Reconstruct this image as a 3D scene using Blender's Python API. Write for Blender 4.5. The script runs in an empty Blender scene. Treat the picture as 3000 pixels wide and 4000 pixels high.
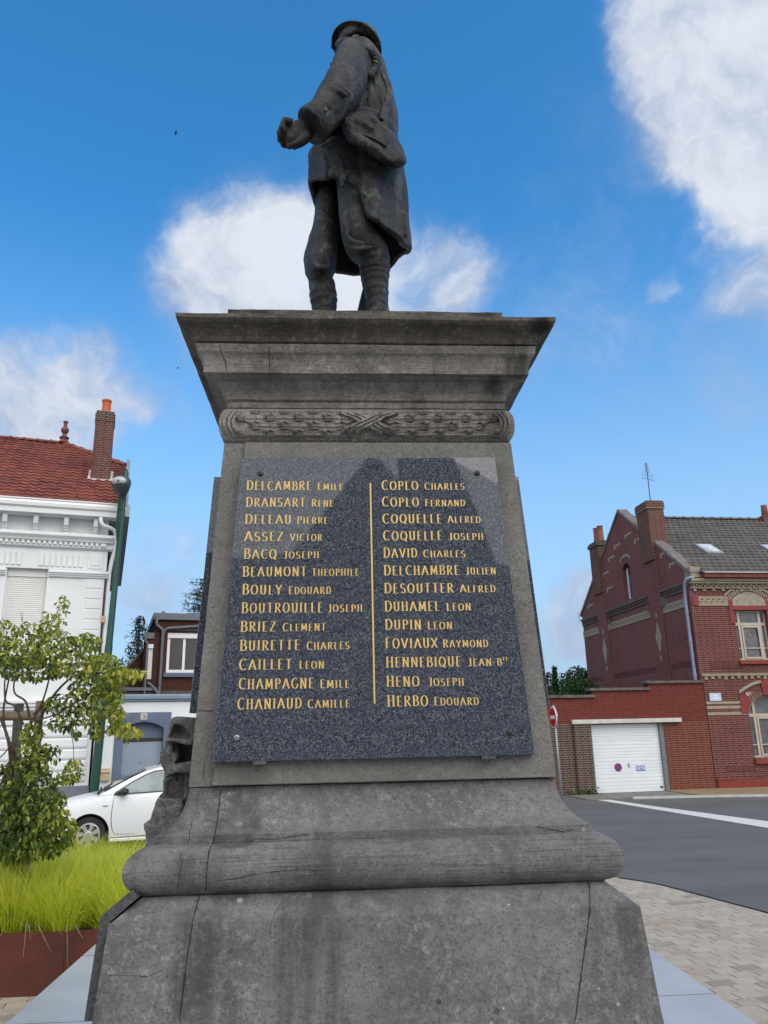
import bpy, bmesh, math, random
import numpy as np
from mathutils import Vector, Matrix, noise
random.seed(7); rng = np.random.default_rng(7)
S = bpy.context.scene
COL = S.collection
PI = math.pi

# ------------------------------------------------------------------ camera
F_PX = 3000.0
YAW, PITCH, ROLL = math.radians(3.7), math.radians(15.75), math.radians(1.22)
CAM = Vector((0, 0, 2.1))
FW = Vector((math.sin(YAW)*math.cos(PITCH), math.cos(YAW)*math.cos(PITCH), math.sin(PITCH)))
R0 = Vector((math.cos(YAW), -math.sin(YAW), 0)); U0 = R0.cross(FW)
RT = R0*math.cos(ROLL) - U0*math.sin(ROLL); UP = U0*math.cos(ROLL) + R0*math.sin(ROLL)
cd = bpy.data.cameras.new("camera"); cam = bpy.data.objects.new("camera", cd); COL.objects.link(cam)
M = Matrix((RT, UP, -FW)).transposed().to_4x4(); M.translation = CAM
cam.matrix_world = M
cd.sensor_fit = 'VERTICAL'; cd.sensor_height = 24.0; cd.sensor_width = 18.0; cd.lens = 24.0*F_PX/4000.0
cd.clip_start = 0.05; cd.clip_end = 3000
S.camera = cam

def ray(x, y):
    return FW*F_PX + RT*(x-1500) + UP*(2000-y)
def at_depth(x, y, Y):
    d = ray(x, y); return CAM + d*(Y/d.y)

# ------------------------------------------------------------------ light
SUN_EL, SUN_AZ = math.radians(44), math.radians(150)      # azimuth measured clockwise from +Y
EXPOSURE = 0.0
W = bpy.data.worlds.new("World"); S.world = W; W.use_nodes = True
sd = bpy.data.lights.new("sun", 'SUN'); sd.energy = 1.5; sd.angle = math.radians(50); sd.color = (1.0, 0.96, 0.91)
sun = bpy.data.objects.new("sun", sd); COL.objects.link(sun)
sdir = Vector((math.sin(SUN_AZ)*math.cos(SUN_EL), math.cos(SUN_AZ)*math.cos(SUN_EL), math.sin(SUN_EL)))
sun.rotation_euler = sdir.to_track_quat('Z', 'Y').to_euler()
S.view_settings.view_transform = 'Standard'; S.view_settings.look = 'None'
S.view_settings.exposure = EXPOSURE; S.view_settings.gamma = 1.0
S.view_settings.use_curve_mapping = False

# ------------------------------------------------------------------ node helper
class NT:
    def __init__(s, nt): s.nt = nt
    def n(s, typ, ins=None, **attrs):
        nd = s.nt.nodes.new(typ)
        for k, v in attrs.items(): setattr(nd, k, v)
        for k, v in (ins or {}).items():
            sock = nd.inputs[k]
            if isinstance(v, bpy.types.NodeSocket): s.nt.links.new(v, sock)
            else: sock.default_value = v
        return nd
    def math(s, op, a, b=None, c=None, clamp=False):
        ins = {0: a}
        if b is not None: ins[1] = b
        if c is not None: ins[2] = c
        return s.n('ShaderNodeMath', ins, operation=op, use_clamp=clamp).outputs[0]
    def mix(s, f, a, b, blend='MIX'):
        nd = s.n('ShaderNodeMix', data_type='RGBA', blend_type=blend)
        for i, v in ((0, f), (6, a), (7, b)):
            if isinstance(v, bpy.types.NodeSocket): s.nt.links.new(v, nd.inputs[i])
            else: nd.inputs[i].default_value = v if i == 0 else (tuple(v)+(1,))[:4]
        return nd.outputs[2]
    def noise(s, vec, scale, detail=4, rough=.55, out=0, dist=0.0):
        nd = s.n('ShaderNodeTexNoise', {'Vector': vec, 'Scale': scale, 'Detail': detail, 'Roughness': rough, 'Distortion': dist})
        return nd.outputs[out]
    def ramp(s, f, a, b, smooth=True):
        return s.n('ShaderNodeMapRange', {0: f, 1: a, 2: b, 3: 0.0, 4: 1.0}, interpolation_type='SMOOTHSTEP' if smooth else 'LINEAR').outputs[0]
    def scale(s, vec, v):
        return s.n('ShaderNodeMapping', {'Vector': vec, 'Scale': v}).outputs[0]

# ------------------------------------------------------------------ sky
def build_sky():
    t = NT(W.node_tree)
    for nd in list(W.node_tree.nodes): W.node_tree.nodes.remove(nd)
    out = t.n('ShaderNodeOutputWorld')
    sky = t.n('ShaderNodeTexSky', sky_type='NISHITA', sun_disc=False, sun_elevation=SUN_EL, sun_rotation=SUN_AZ,
              air_density=1.0, dust_density=0.6, ozone_density=2.5)
    d = t.n('ShaderNodeTexCoord').outputs['Generated']
    warp = t.n('ShaderNodeVectorMath', {0: t.noise(d, 5.0, 5, .6, out=1), 1: (.5, .5, .5)}, operation='SUBTRACT').outputs[0]
    d2 = t.n('ShaderNodeVectorMath', {0: d, 1: t.n('ShaderNodeVectorMath', {0: warp, 'Scale': .16}, operation='SCALE').outputs[0]}, operation='ADD').outputs[0]
    d2 = t.n('ShaderNodeVectorMath', {0: d2}, operation='NORMALIZE').outputs[0]
    # cloud banks: (pixel x, pixel y, radius px, weight)
    blobs = [(980, 1080, 330, .78), (1300, 1030, 260, .62), (1700, 1130, 220, .36), (830, 1180, 260, .5), (1180, 1220, 380, .5), (710, 870, 95, .34), (1560, 1220, 380, .34), (1250, 1180, 700, .16), (1880, 1130, 110, .22),
             (2990, 130, 430, 1.15), (2800, 440, 230, .62), (2990, 560, 300, .72), (2880, 800, 150, .34), (3060, 1080, 190, .5), (2620, 1070, 80, .46), (3240, 100, 600, 1.0), (2540, 300, 170, .26), (2700, 850, 800, .20), (2300, 1800, 800, .17),
             (20, 1690, 280, .62), (380, 1500, 150, .62), (200, 1610, 260, .5), (600, 1570, 130, .32), (560, 2270, 250, .56), (2230, 2390, 140, .70), (770, 2070, 130, .24), (2150, 2650, 220, .4), (2850, 1560, 110, .14)]
    tot = None
    for x, y, r, w in blobs:
        c = ray(x, y).normalized()
        dp = t.n('ShaderNodeVectorMath', {0: d2, 1: tuple(c)}, operation='DOT_PRODUCT').outputs['Value']
        a = math.atan(r/3200.0)
        m = t.n('ShaderNodeMapRange', {0: dp, 1: math.cos(a*1.35), 2: math.cos(a*.15), 3: 0.0, 4: w}, interpolation_type='SMOOTHSTEP').outputs[0]
        tot = m if tot is None else t.math('ADD', tot, m)
    n1 = t.noise(d2, 7.0, 10, .62)
    n2 = t.noise(d, 3.0, 5, .5)
    n3 = t.noise(d2, 26.0, 8, .65)
    amp = t.math('ADD', t.math('MULTIPLY', t.math('SUBTRACT', n1, .5), 1.7), t.math('MULTIPLY', t.math('SUBTRACT', n3, .5), .55))
    dens = t.ramp(t.math('ADD', tot, t.math('MULTIPLY', amp, t.math('MINIMUM', t.math('MULTIPLY', tot, 2.2), 1.0))), .04, 1.25)
    # out-of-view cloud added behind the viewer and overhead to whiten the light
    sep = t.n('ShaderNodeSeparateXYZ', {0: d})
    back = t.ramp(sep.outputs['Y'], .15, -.35)
    fill_deck = t.math('MULTIPLY', back, t.ramp(t.math('ADD', n2, t.math('MULTIPLY', n1, .35)), .30, .60))
    fill_deck = t.math('MAXIMUM', fill_deck, t.ramp(sep.outputs['Z'], .80, .93))  # overhead clouds added out of view as white top fill
    dens = t.math('MAXIMUM', dens, fill_deck)
    haze = t.math('MULTIPLY', t.ramp(sep.outputs['Z'], .62, .0), .95)
    tint = t.mix(1.0, sky.outputs[0], SKY_TINT, 'MULTIPLY')
    skyc = t.mix(haze, tint, SKY_HAZE)
    shade = t.ramp(t.math('ADD', t.math('ADD', t.math('MULTIPLY', t.noise(d2, 5.5, 9, .62), .8), t.math('MULTIPLY', n3, .3)), t.math('MULTIPLY', t.math('MINIMUM', t.math('SUBTRACT', tot, .8), .5), .16)), .40, .72)
    cl = t.mix(shade, CLOUD_A, CLOUD_B)
    cl = t.mix(back, cl, (11.0, 10.9, 10.6))  # unseen clouds behind the viewer brightened as fill and for the plaque reflection
    col = t.mix(t.math('MULTIPLY', dens, .96), skyc, cl)
    bg = t.n('ShaderNodeBackground', {'Color': col, 'Strength': .15})
    W.node_tree.links.new(bg.outputs[0], out.inputs[0])
SKY_TINT = (.38, 1.22, 1.62); SKY_HAZE = (3.1, 4.4, 6.0); CLOUD_A = (2.7, 3.25, 4.4); CLOUD_B = (5.3, 5.55, 6.0)
build_sky()

# ------------------------------------------------------------------ materials
def new_mat(name):
    m = bpy.data.materials.new(name); m.use_nodes = True
    nt = m.node_tree; b = nt.nodes['Principled BSDF']
    return m, NT(nt), b
def mat(name, col, rough=.6, var=.25, vscale=6.0, metal=0.0, bump=0.0, bscale=60.0, spec=.5, second=None, coat=0.0):
    m, t, b = new_mat(name)
    co = t.n('ShaderNodeTexCoord').outputs['Object']
    f = t.noise(co, vscale, 6, .6)
    f2 = t.ramp(f, .3, .7)
    c2 = second or tuple(c*(1-var) for c in col)
    m.node_tree.links.new(t.mix(f2, c2, col), b.inputs['Base Color'])
    b.inputs['Roughness'].default_value = rough; b.inputs['Metallic'].default_value = metal
    b.inputs['Specular IOR Level'].default_value = spec; b.inputs['Coat Weight'].default_value = coat
    if bump:
        bp = t.n('ShaderNodeBump', {'Height': t.noise(co, bscale, 5, .65), 'Strength': bump, 'Distance': .02})
        m.node_tree.links.new(bp.outputs[0], b.inputs['Normal'])
    return m
def brick_mat(name, c1, c2, mortar, bw=.22, rh=.068, ms=.008, dirt=.5, dark=(.03, .02, .02), rot=False, bump=.6):
    m, t, b = new_mat(name)
    tc = t.n('ShaderNodeTexCoord')
    p = t.n('ShaderNodeSeparateXYZ', {0: tc.outputs['Object']}); nn = t.n('ShaderNodeSeparateXYZ', {0: tc.outputs['Normal']})
    side = t.math('GREATER_THAN', t.math('ABSOLUTE', nn.outputs[0]), .7)
    u = t.math('ADD', t.math('MULTIPLY', p.outputs[1], side), t.math('MULTIPLY', p.outputs[0], t.math('SUBTRACT', 1.0, side)))
    top = t.math('GREATER_THAN', t.math('ABSOLUTE', nn.outputs[2]), .8)
    z = t.math('ADD', t.math('MULTIPLY', p.outputs[1], top), t.math('MULTIPLY', p.outputs[2], t.math('SUBTRACT', 1.0, top)))
    v = t.n('ShaderNodeCombineXYZ', {0: z if rot else u, 1: u if rot else z, 2: 0.0}).outputs[0]
    wob = t.n('ShaderNodeVectorMath', {0: t.n('ShaderNodeVectorMath', {0: t.noise(v, 9.0, 3, .5, out=1), 1: (.5, .5, .5)}, operation='SUBTRACT').outputs[0], 'Scale': .016}, operation='SCALE').outputs[0]
    v2 = t.n('ShaderNodeVectorMath', {0: v, 1: wob}, operation='ADD').outputs[0]
    br = t.n('ShaderNodeTexBrick', {'Vector': v2, 'Color1': c1+(1,), 'Color2': c2+(1,), 'Mortar': mortar+(1,), 'Scale': 1.0, 'Mortar Size': ms, 'Mortar Smooth': .25, 'Bias': -.1, 'Brick Width': bw, 'Row Height': rh})
    br.offset = .5; br.squash = .5; br.squash_frequency = 2
    big = t.noise(tc.outputs['Object'], .7, 5, .6); fine = t.noise(tc.outputs['Object'], 22.0, 4, .7)
    c = t.mix(t.math('MULTIPLY', t.ramp(big, .45, .75), dirt), br.outputs[0], dark, 'MIX')
    c = t.mix(t.math('MULTIPLY', t.ramp(fine, .42, .72), .45), c, tuple(x*.45 for x in c1))
    m.node_tree.links.new(c, b.inputs['Base Color']); b.inputs['Roughness'].default_value = .88; b.inputs['Specular IOR Level'].default_value = .25
    h = t.math('ADD', t.math('MULTIPLY', br.outputs[1], -1.0), t.math('MULTIPLY', fine, .6))
    bp = t.n('ShaderNodeBump', {'Height': h, 'Strength': bump, 'Distance': .012}); m.node_tree.links.new(bp.outputs[0], b.inputs['Normal'])
    return m
def stone_mat(name, lo, mid, hi, streak=.6, pits=True, tool=0.0):
    """weathered blue limestone: clouded greys, lichen spots, rain streaks, pits"""
    m, t, b = new_mat(name)
    co = t.n('ShaderNodeTexCoord').outputs['Object']
    a = t.noise(co, 3.2, 8, .68); c = t.noise(co, 34.0, 9, .78); d = t.noise(co, 110.0, 4, .7)
    base = t.mix(t.ramp(t.math('ADD', t.math('MULTIPLY', a, .6), t.math('MULTIPLY', c, .4)), .34, .64), lo, mid)
    base = t.mix(t.math('MULTIPLY', t.math('MULTIPLY', t.ramp(c, .5, .66), t.ramp(t.noise(co, 2.2, 4, .6), .35, .65)), .75), base, hi)
    st = t.noise(t.scale(co, (7.0, 7.0, .55)), 1.0, 6, .6)
    big = t.noise(co, 1.3, 3, .5)
    base = t.mix(t.math('MULTIPLY', t.math('MULTIPLY', t.ramp(st, .47, .66), t.ramp(big, .4, .62)), streak), base, tuple(x*.28 for x in lo))
    base = t.mix(t.math('MULTIPLY', t.ramp(d, .5, .66), .6), base, tuple(x*.5 for x in lo))
    h = t.math('ADD', t.math('MULTIPLY', d, .5), t.math('MULTIPLY', c, .8))
    if pits:
        vo = t.n('ShaderNodeTexVoronoi', {'Vector': co, 'Scale': 24.0, 'Randomness': 1.0})
        cell = t.n('ShaderNodeSeparateColor', {0: vo.outputs['Color']})
        size = t.math('MULTIPLY', cell.outputs[0], .24)
        rare = t.math('MULTIPLY', t.math('GREATER_THAN', cell.outputs[1], .72), t.ramp(t.noise(co, 2.1, 3), .38, .58))
        pit = t.math('MULTIPLY', t.math('LESS_THAN', vo.outputs['Distance'], size), rare)
        pick = t.math('GREATER_THAN', cell.outputs[2], .5)
        base = t.mix(t.math('MULTIPLY', pit, .75), base, t.mix(pick, tuple(x*.22 for x in lo), tuple(x*1.55 for x in hi)))
        h = t.math('SUBTRACT', h, t.math('MULTIPLY', pit, .5))
    if tool:
        p = t.n('ShaderNodeSeparateXYZ', {0: co})
        ln = t.noise(t.n('ShaderNodeCombineXYZ', {0: t.math('MULTIPLY', p.outputs[0], 4.0), 1: t.math('MULTIPLY', p.outputs[1], 4.0), 2: t.math('MULTIPLY', p.outputs[2], 190.0)}).outputs[0], 1.0, 3, .6)
        base = t.mix(t.math('MULTIPLY', t.ramp(ln, .5, .66), .4*tool), base, tuple(x*.4 for x in lo)); h = t.math('ADD', h, t.math('MULTIPLY', ln, .5*tool))
    m.node_tree.links.new(base, b.inputs['Base Color']); b.inputs['Roughness'].default_value = .82; b.inputs['Specular IOR Level'].default_value = .3
    bp = t.n('ShaderNodeBump', {'Height': h, 'Strength': .9, 'Distance': .012}); m.node_tree.links.new(bp.outputs[0], b.inputs['Normal'])
    return m
def granite_mat():
    m, t, b = new_mat('polished granite')
    co = t.n('ShaderNodeTexCoord').outputs['Object']
    n = t.noise(co, 260.0, 3, .8); n2 = t.noise(co, 150.0, 4, .8)
    v = t.n('ShaderNodeTexVoronoi', {'Vector': co, 'Scale': 230.0}); cell = t.n('ShaderNodeSeparateColor', {0: v.outputs['Color']})
    c = t.mix(t.ramp(n, .42, .58), (.012, .016, .026), (.088, .100, .130))
    c = t.mix(t.math('MULTIPLY', t.math('GREATER_THAN', cell.outputs[1], .80), .55), c, (.17, .18, .20))
    c = t.mix(t.math('MULTIPLY', t.ramp(n2, .52, .66), .7), c, (.014, .017, .026))
    m.node_tree.links.new(c, b.inputs['Base Color']); b.inputs['Roughness'].default_value = .08; b.inputs['IOR'].default_value = 1.5; b.inputs['Coat Weight'].default_value = 1.0; b.inputs['Coat Roughness'].default_value = .025; b.inputs['Coat IOR'].default_value = 1.52; b.inputs['Specular IOR Level'].default_value = .0
    bp = t.n('ShaderNodeBump', {'Height': t.noise(co, 3.0, 2), 'Strength': .008, 'Distance': .02}); m.node_tree.links.new(bp.outputs[0], b.inputs['Normal'])
    return m
def bronze_mat():
    m, t, b = new_mat('weathered bronze')
    co = t.n('ShaderNodeTexCoord').outputs['Object']
    a = t.noise(co, 3.6, 8, .7); c = t.noise(co, 14.0, 9, .74); e = t.noise(co, 52.0, 6, .75)
    base = t.mix(t.ramp(t.math('ADD', t.math('MULTIPLY', a, .65), t.math('MULTIPLY', c, .35)), .42, .58), (.008, .008, .011), (.042, .039, .037))
    st = t.noise(t.scale(co, (8, 8, 1.1)), 1.0, 7, .68)
    base = t.mix(t.math('MULTIPLY', t.ramp(st, .53, .63), .7), base, (.082, .088, .078))
    base = t.mix(t.math('MULTIPLY', t.math('MULTIPLY', t.ramp(c, .53, .60), t.ramp(a, .46, .6)), .8), base, (.12, .165, .15))
    base = t.mix(t.math('MULTIPLY', t.ramp(e, .50, .40), .7), base, (.008, .008, .011))
    m.node_tree.links.new(base, b.inputs['Base Color']); m.node_tree.links.new(t.math('ADD', .38, t.math('MULTIPLY', c, .35)), b.inputs['Roughness']); b.inputs['Metallic'].default_value = .15
    bp = t.n('ShaderNodeBump', {'Height': t.math('ADD', t.math('MULTIPLY', c, 1.0), t.math('MULTIPLY', e, .5)), 'Strength': .9, 'Distance': .02}); m.node_tree.links.new(bp.outputs[0], b.inputs['Normal'])
    return m
def leaf_mat(name, c1, c2, c3, trans=.35):
    m, t, b = new_mat(name)
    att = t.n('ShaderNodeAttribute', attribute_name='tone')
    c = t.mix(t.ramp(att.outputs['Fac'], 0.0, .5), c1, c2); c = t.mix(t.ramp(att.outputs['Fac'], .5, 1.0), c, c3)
    tr = t.n('ShaderNodeBsdfTranslucent', {'Color': c})
    m.node_tree.links.new(c, b.inputs['Base Color']); b.inputs['Roughness'].default_value = .5
    mx = t.n('ShaderNodeMixShader', {0: trans, 1: b.outputs[0], 2: tr.outputs[0]})
    m.node_tree.links.new(mx.outputs[0], m.node_tree.nodes['Material Output'].inputs[0])
    return m
def glass_mat(name, col=(.02, .025, .03), rough=.05):
    m, t, b = new_mat(name); co = t.n('ShaderNodeTexCoord').outputs['Object']
    m.node_tree.links.new(t.mix(t.ramp(t.noise(co, 2.2, 3), .35, .65), tuple(x*.5 for x in col), col), b.inputs['Base Color'])
    b.inputs['Roughness'].default_value = rough; b.inputs['IOR'].default_value = 1.6
    return m

MT = {}
MT['stone'] = stone_mat('weathered limestone', (.105, .102, .104), (.215, .210, .210), (.37, .365, .36), tool=.0)
MT['stone_tool'] = stone_mat('tooled limestone', (.105, .102, .103), (.22, .215, .214), (.34, .335, .33), pits=False, tool=1.0)
MT['stone_cornice'] = stone_mat('cornice limestone', (.13, .121, .110), (.30, .282, .258), (.41, .392, .365), streak=.9, pits=False, tool=.7)  # paler stone on the bed mouldings stands in for light bounced off the ground
MT['stone_cap'] = stone_mat('stained shaded cap limestone', (.062, .054, .045), (.15, .134, .114), (.235, .215, .185), streak=.95, pits=True, tool=.8)  # staining plus the shade of its downward face, both put into the colour
MT['stone_die'] = stone_mat('shaft limestone', (.145, .139, .130), (.215, .207, .195), (.28, .27, .255), streak=.3, pits=False)
MT['granite'] = granite_mat()
MT['granite_side'] = mat('slate grey granite', (.075, .08, .088), .6, .55, 70.0, bump=.5, bscale=120)
MT['bronze'] = bronze_mat()
MT['gold'] = mat('gilded lettering', (.68, .47, .16), .45, .12, 20, metal=.15)
MT['crack'] = mat('dark joint and crack', (.018, .016, .015), .95, .2)  # near-black tone for cracks, open joints and the paver seam
MT['bolt'] = mat('dark bolt metal', (.05, .05, .055), .4, .3, metal=.6)
MT['bolt_light'] = mat('zinc bolt metal', (.35, .36, .36), .4, .3, metal=.6)
MT['white_wall'] = mat('white painted render', (.69, .71, .725), .75, .07, 1.2, bump=.06, bscale=40)
MT['white_pvc'] = mat('white plastic', (.80, .81, .82), .4, .05)
MT['shutter'] = mat('ivory roller shutter', (.70, .70, .68), .5, .1, 2)
MT['grey_plinth'] = mat('slate grey paint', (.16, .18, .22), .6, .15)
MT['blue_trim'] = mat('blue grey paint', (.10, .135, .21), .55, .15, 2)
MT['blue_cornice'] = mat('pale blue grey paint', (.25, .32, .43), .55, .15, 2)
MT['door_grey'] = mat('grey blue door paint', (.23, .275, .35), .5, .1, 3)
MT['zinc'] = mat('zinc sheet', (.34, .36, .39), .45, .2, 3, metal=.4)
MT['zinc_blue'] = mat('painted zinc pipe', (.22, .24, .34), .45, .25, 3)
MT['redtile'] = mat('red clay roof tile', (.235, .06, .036), .75, .0, 2.6, second=(.105, .026, .02), bump=.2, bscale=30)
MT['browntile'] = mat('grey brown roof tile', (.105, .092, .08), .8, .0, 1.8, second=(.062, .057, .053), bump=.2, bscale=25)
MT['pot'] = mat('orange chimney pot', (.50, .105, .03), .7, .3, 5)
MT['pot_dull'] = mat('dull terracotta pot', (.25, .10, .07), .8, .3, 5)
MT['finial'] = mat('terracotta finial', (.17, .06, .045), .8, .5, 9)
MT['brick'] = brick_mat('dark red brick', (.12, .029, .028), (.085, .02, .021), (.27, .165, .145), dirt=.35)
MT['brick_gable'] = brick_mat('purple red brick', (.16, .043, .040), (.11, .03, .03), (.27, .165, .145), dirt=.3, ms=.009)
MT['brick_soldier'] = brick_mat('soldier course brick', (.10, .026, .026), (.075, .02, .022), (.19, .11, .095), dirt=.35, rot=True)
MT['brick_paint'] = brick_mat('painted red brick', (.14, .028, .021), (.10, .022, .018), (.19, .062, .05), dirt=.12, ms=.007)
MT['brick_orange'] = brick_mat('orange red brick', (.135, .029, .021), (.095, .022, .017), (.27, .145, .105), dirt=.2)
MT['brick_old'] = brick_mat('old brown brick', (.062, .033, .028), (.042, .022, .02), (.20, .165, .135), ms=.013, dirt=.3)
MT['brick_brown'] = brick_mat('brown brick', (.085, .03, .018), (.06, .022, .016), (.075, .045, .033), dirt=.3)
MT['brick_chim'] = brick_mat('chimney brick', (.125, .045, .036), (.085, .032, .028), (.22, .165, .135), dirt=.4)
MT['cream'] = brick_mat('cream brick', (.33, .29, .215), (.26, .23, .165), (.25, .22, .17), ms=.006, dirt=.25, bump=.4)
MT['cream_plain'] = mat('cream stone', (.33, .30, .235), .8, .35, 7, bump=.3)
MT['red_paint'] = mat('red oxide paint', (.20, .018, .015), .6, .25, 3)
MT['sill_red'] = mat('weathered red paint', (.19, .035, .03), .7, .35, 5)
MT['ivory_frame'] = mat('beige window frame', (.42, .37, .31), .5, .1)
MT['glass'] = glass_mat('window glass', (.02, .018, .018), .12)
MT['glass_blue'] = glass_mat('blue reflecting glass', (.06, .10, .20))
MT['sky_glass'] = glass_mat('skylight glass', (.55, .60, .66), .03)
MT['curtain'] = mat('net curtain behind glass', (.115, .125, .14), .25, .5, 3.0)
MT['garage_white'] = mat('white garage panel', (.66, .70, .74), .4, .06, 2)
MT['lintel'] = mat('concrete lintel', (.52, .51, .47), .8, .2, 5, bump=.2)
MT['grey_steel'] = mat('grey steel frame', (.14, .155, .175), .5, .2)
MT['cap_stone'] = mat('weathered coping', (.12, .105, .10), .85, .4, 5, bump=.3)
MT['coping_light'] = mat('cement coping', (.17, .15, .15), .85, .3, 5, bump=.3)
MT['green_pole'] = mat('dark green enamel', (.004, .05, .037), .4, .15)
MT['lamp_grey'] = mat('grey lamp housing', (.05, .075, .085), .35, .2)
MT['lamp_glass'] = mat('lamp glass', (.42, .45, .43), .2, .2)
MT['beige_box'] = mat('beige enamel', (.50, .38, .23), .5, .1)
MT['car_white'] = mat('white car paint', (.68, .70, .72), .3, .02, 1, coat=.6)
MT['black_plastic'] = mat('black plastic', (.02, .02, .022), .5, .2)
MT['rubber'] = mat('tyre rubber', (.018, .018, .02), .85, .2)
MT['alloy'] = mat('silver wheel trim', (.45, .46, .47), .35, .1, metal=.5)
MT['car_glass'] = glass_mat('car window glass', (.16, .215, .225), .04)
MT['head_lamp'] = mat('headlight lens', (.45, .48, .52), .1, .4, 14)
MT['corten'] = mat('rusted steel', (.115, .026, .014), .75, 0, 3.0, second=(.068, .017, .011), bump=.25, bscale=50)
MT['soil'] = mat('planter soil', (.035, .024, .016), .95, .4, 20)
MT['wood'] = mat('weathered timber', (.36, .28, .19), .85, .45, 9, bump=.4, bscale=50)
MT['wood_grey'] = mat('grey weathered timber', (.17, .165, .155), .85, .4, 9, bump=.4)
MT['bark'] = mat('grey brown bark', (.10, .075, .055), .9, .4, 14, bump=.4)
MT['bark_dark'] = mat('dark bark', (.045, .035, .028), .9, .4, 14)
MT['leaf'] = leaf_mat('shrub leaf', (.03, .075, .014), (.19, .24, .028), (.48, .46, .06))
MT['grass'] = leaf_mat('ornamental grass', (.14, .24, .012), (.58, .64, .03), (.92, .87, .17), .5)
MT['conifer'] = leaf_mat('conifer needle', (.012, .025, .018), (.028, .045, .03), (.05, .065, .045), .15)
MT['far_leaf'] = leaf_mat('far tree leaf', (.012, .028, .012), (.03, .06, .02), (.075, .10, .04), .2)
MT['cypress'] = leaf_mat('cypress spray', (.02, .06, .012), (.05, .12, .025), (.08, .16, .04), .2)
MT['weed'] = leaf_mat('weed leaf', (.03, .07, .015), (.06, .12, .02), (.1, .17, .03), .3)
MT['marble'] = mat('pale grey marble', (.44, .455, .48), .35, 0, 1.4, second=(.35, .365, .39), bump=.05)
MT['bird'] = mat('dark feathers', (.02, .02, .022), .8, .2)
MT['sign_red'] = mat('red sign face', (.42, .012, .015), .4, .1)
MT['sign_white'] = mat('white sign face', (.78, .78, .78), .4, .05)
MT['sign_blue'] = mat('blue sign face', (.02, .05, .26), .4, .1)
MT['pale_blue'] = mat('pale blue enamel', (.42, .53, .72), .4, .08, 8)
MT['grey_pole'] = mat('galvanised pole', (.32, .33, .40), .5, .15, metal=.2)
MT['church_brick'] = brick_mat('church brick', (.045, .03, .026), (.035, .022, .02), (.06, .05, .045))
MT['slate'] = mat('slate roofing', (.022, .024, .03), .8, .3, 3)

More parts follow.
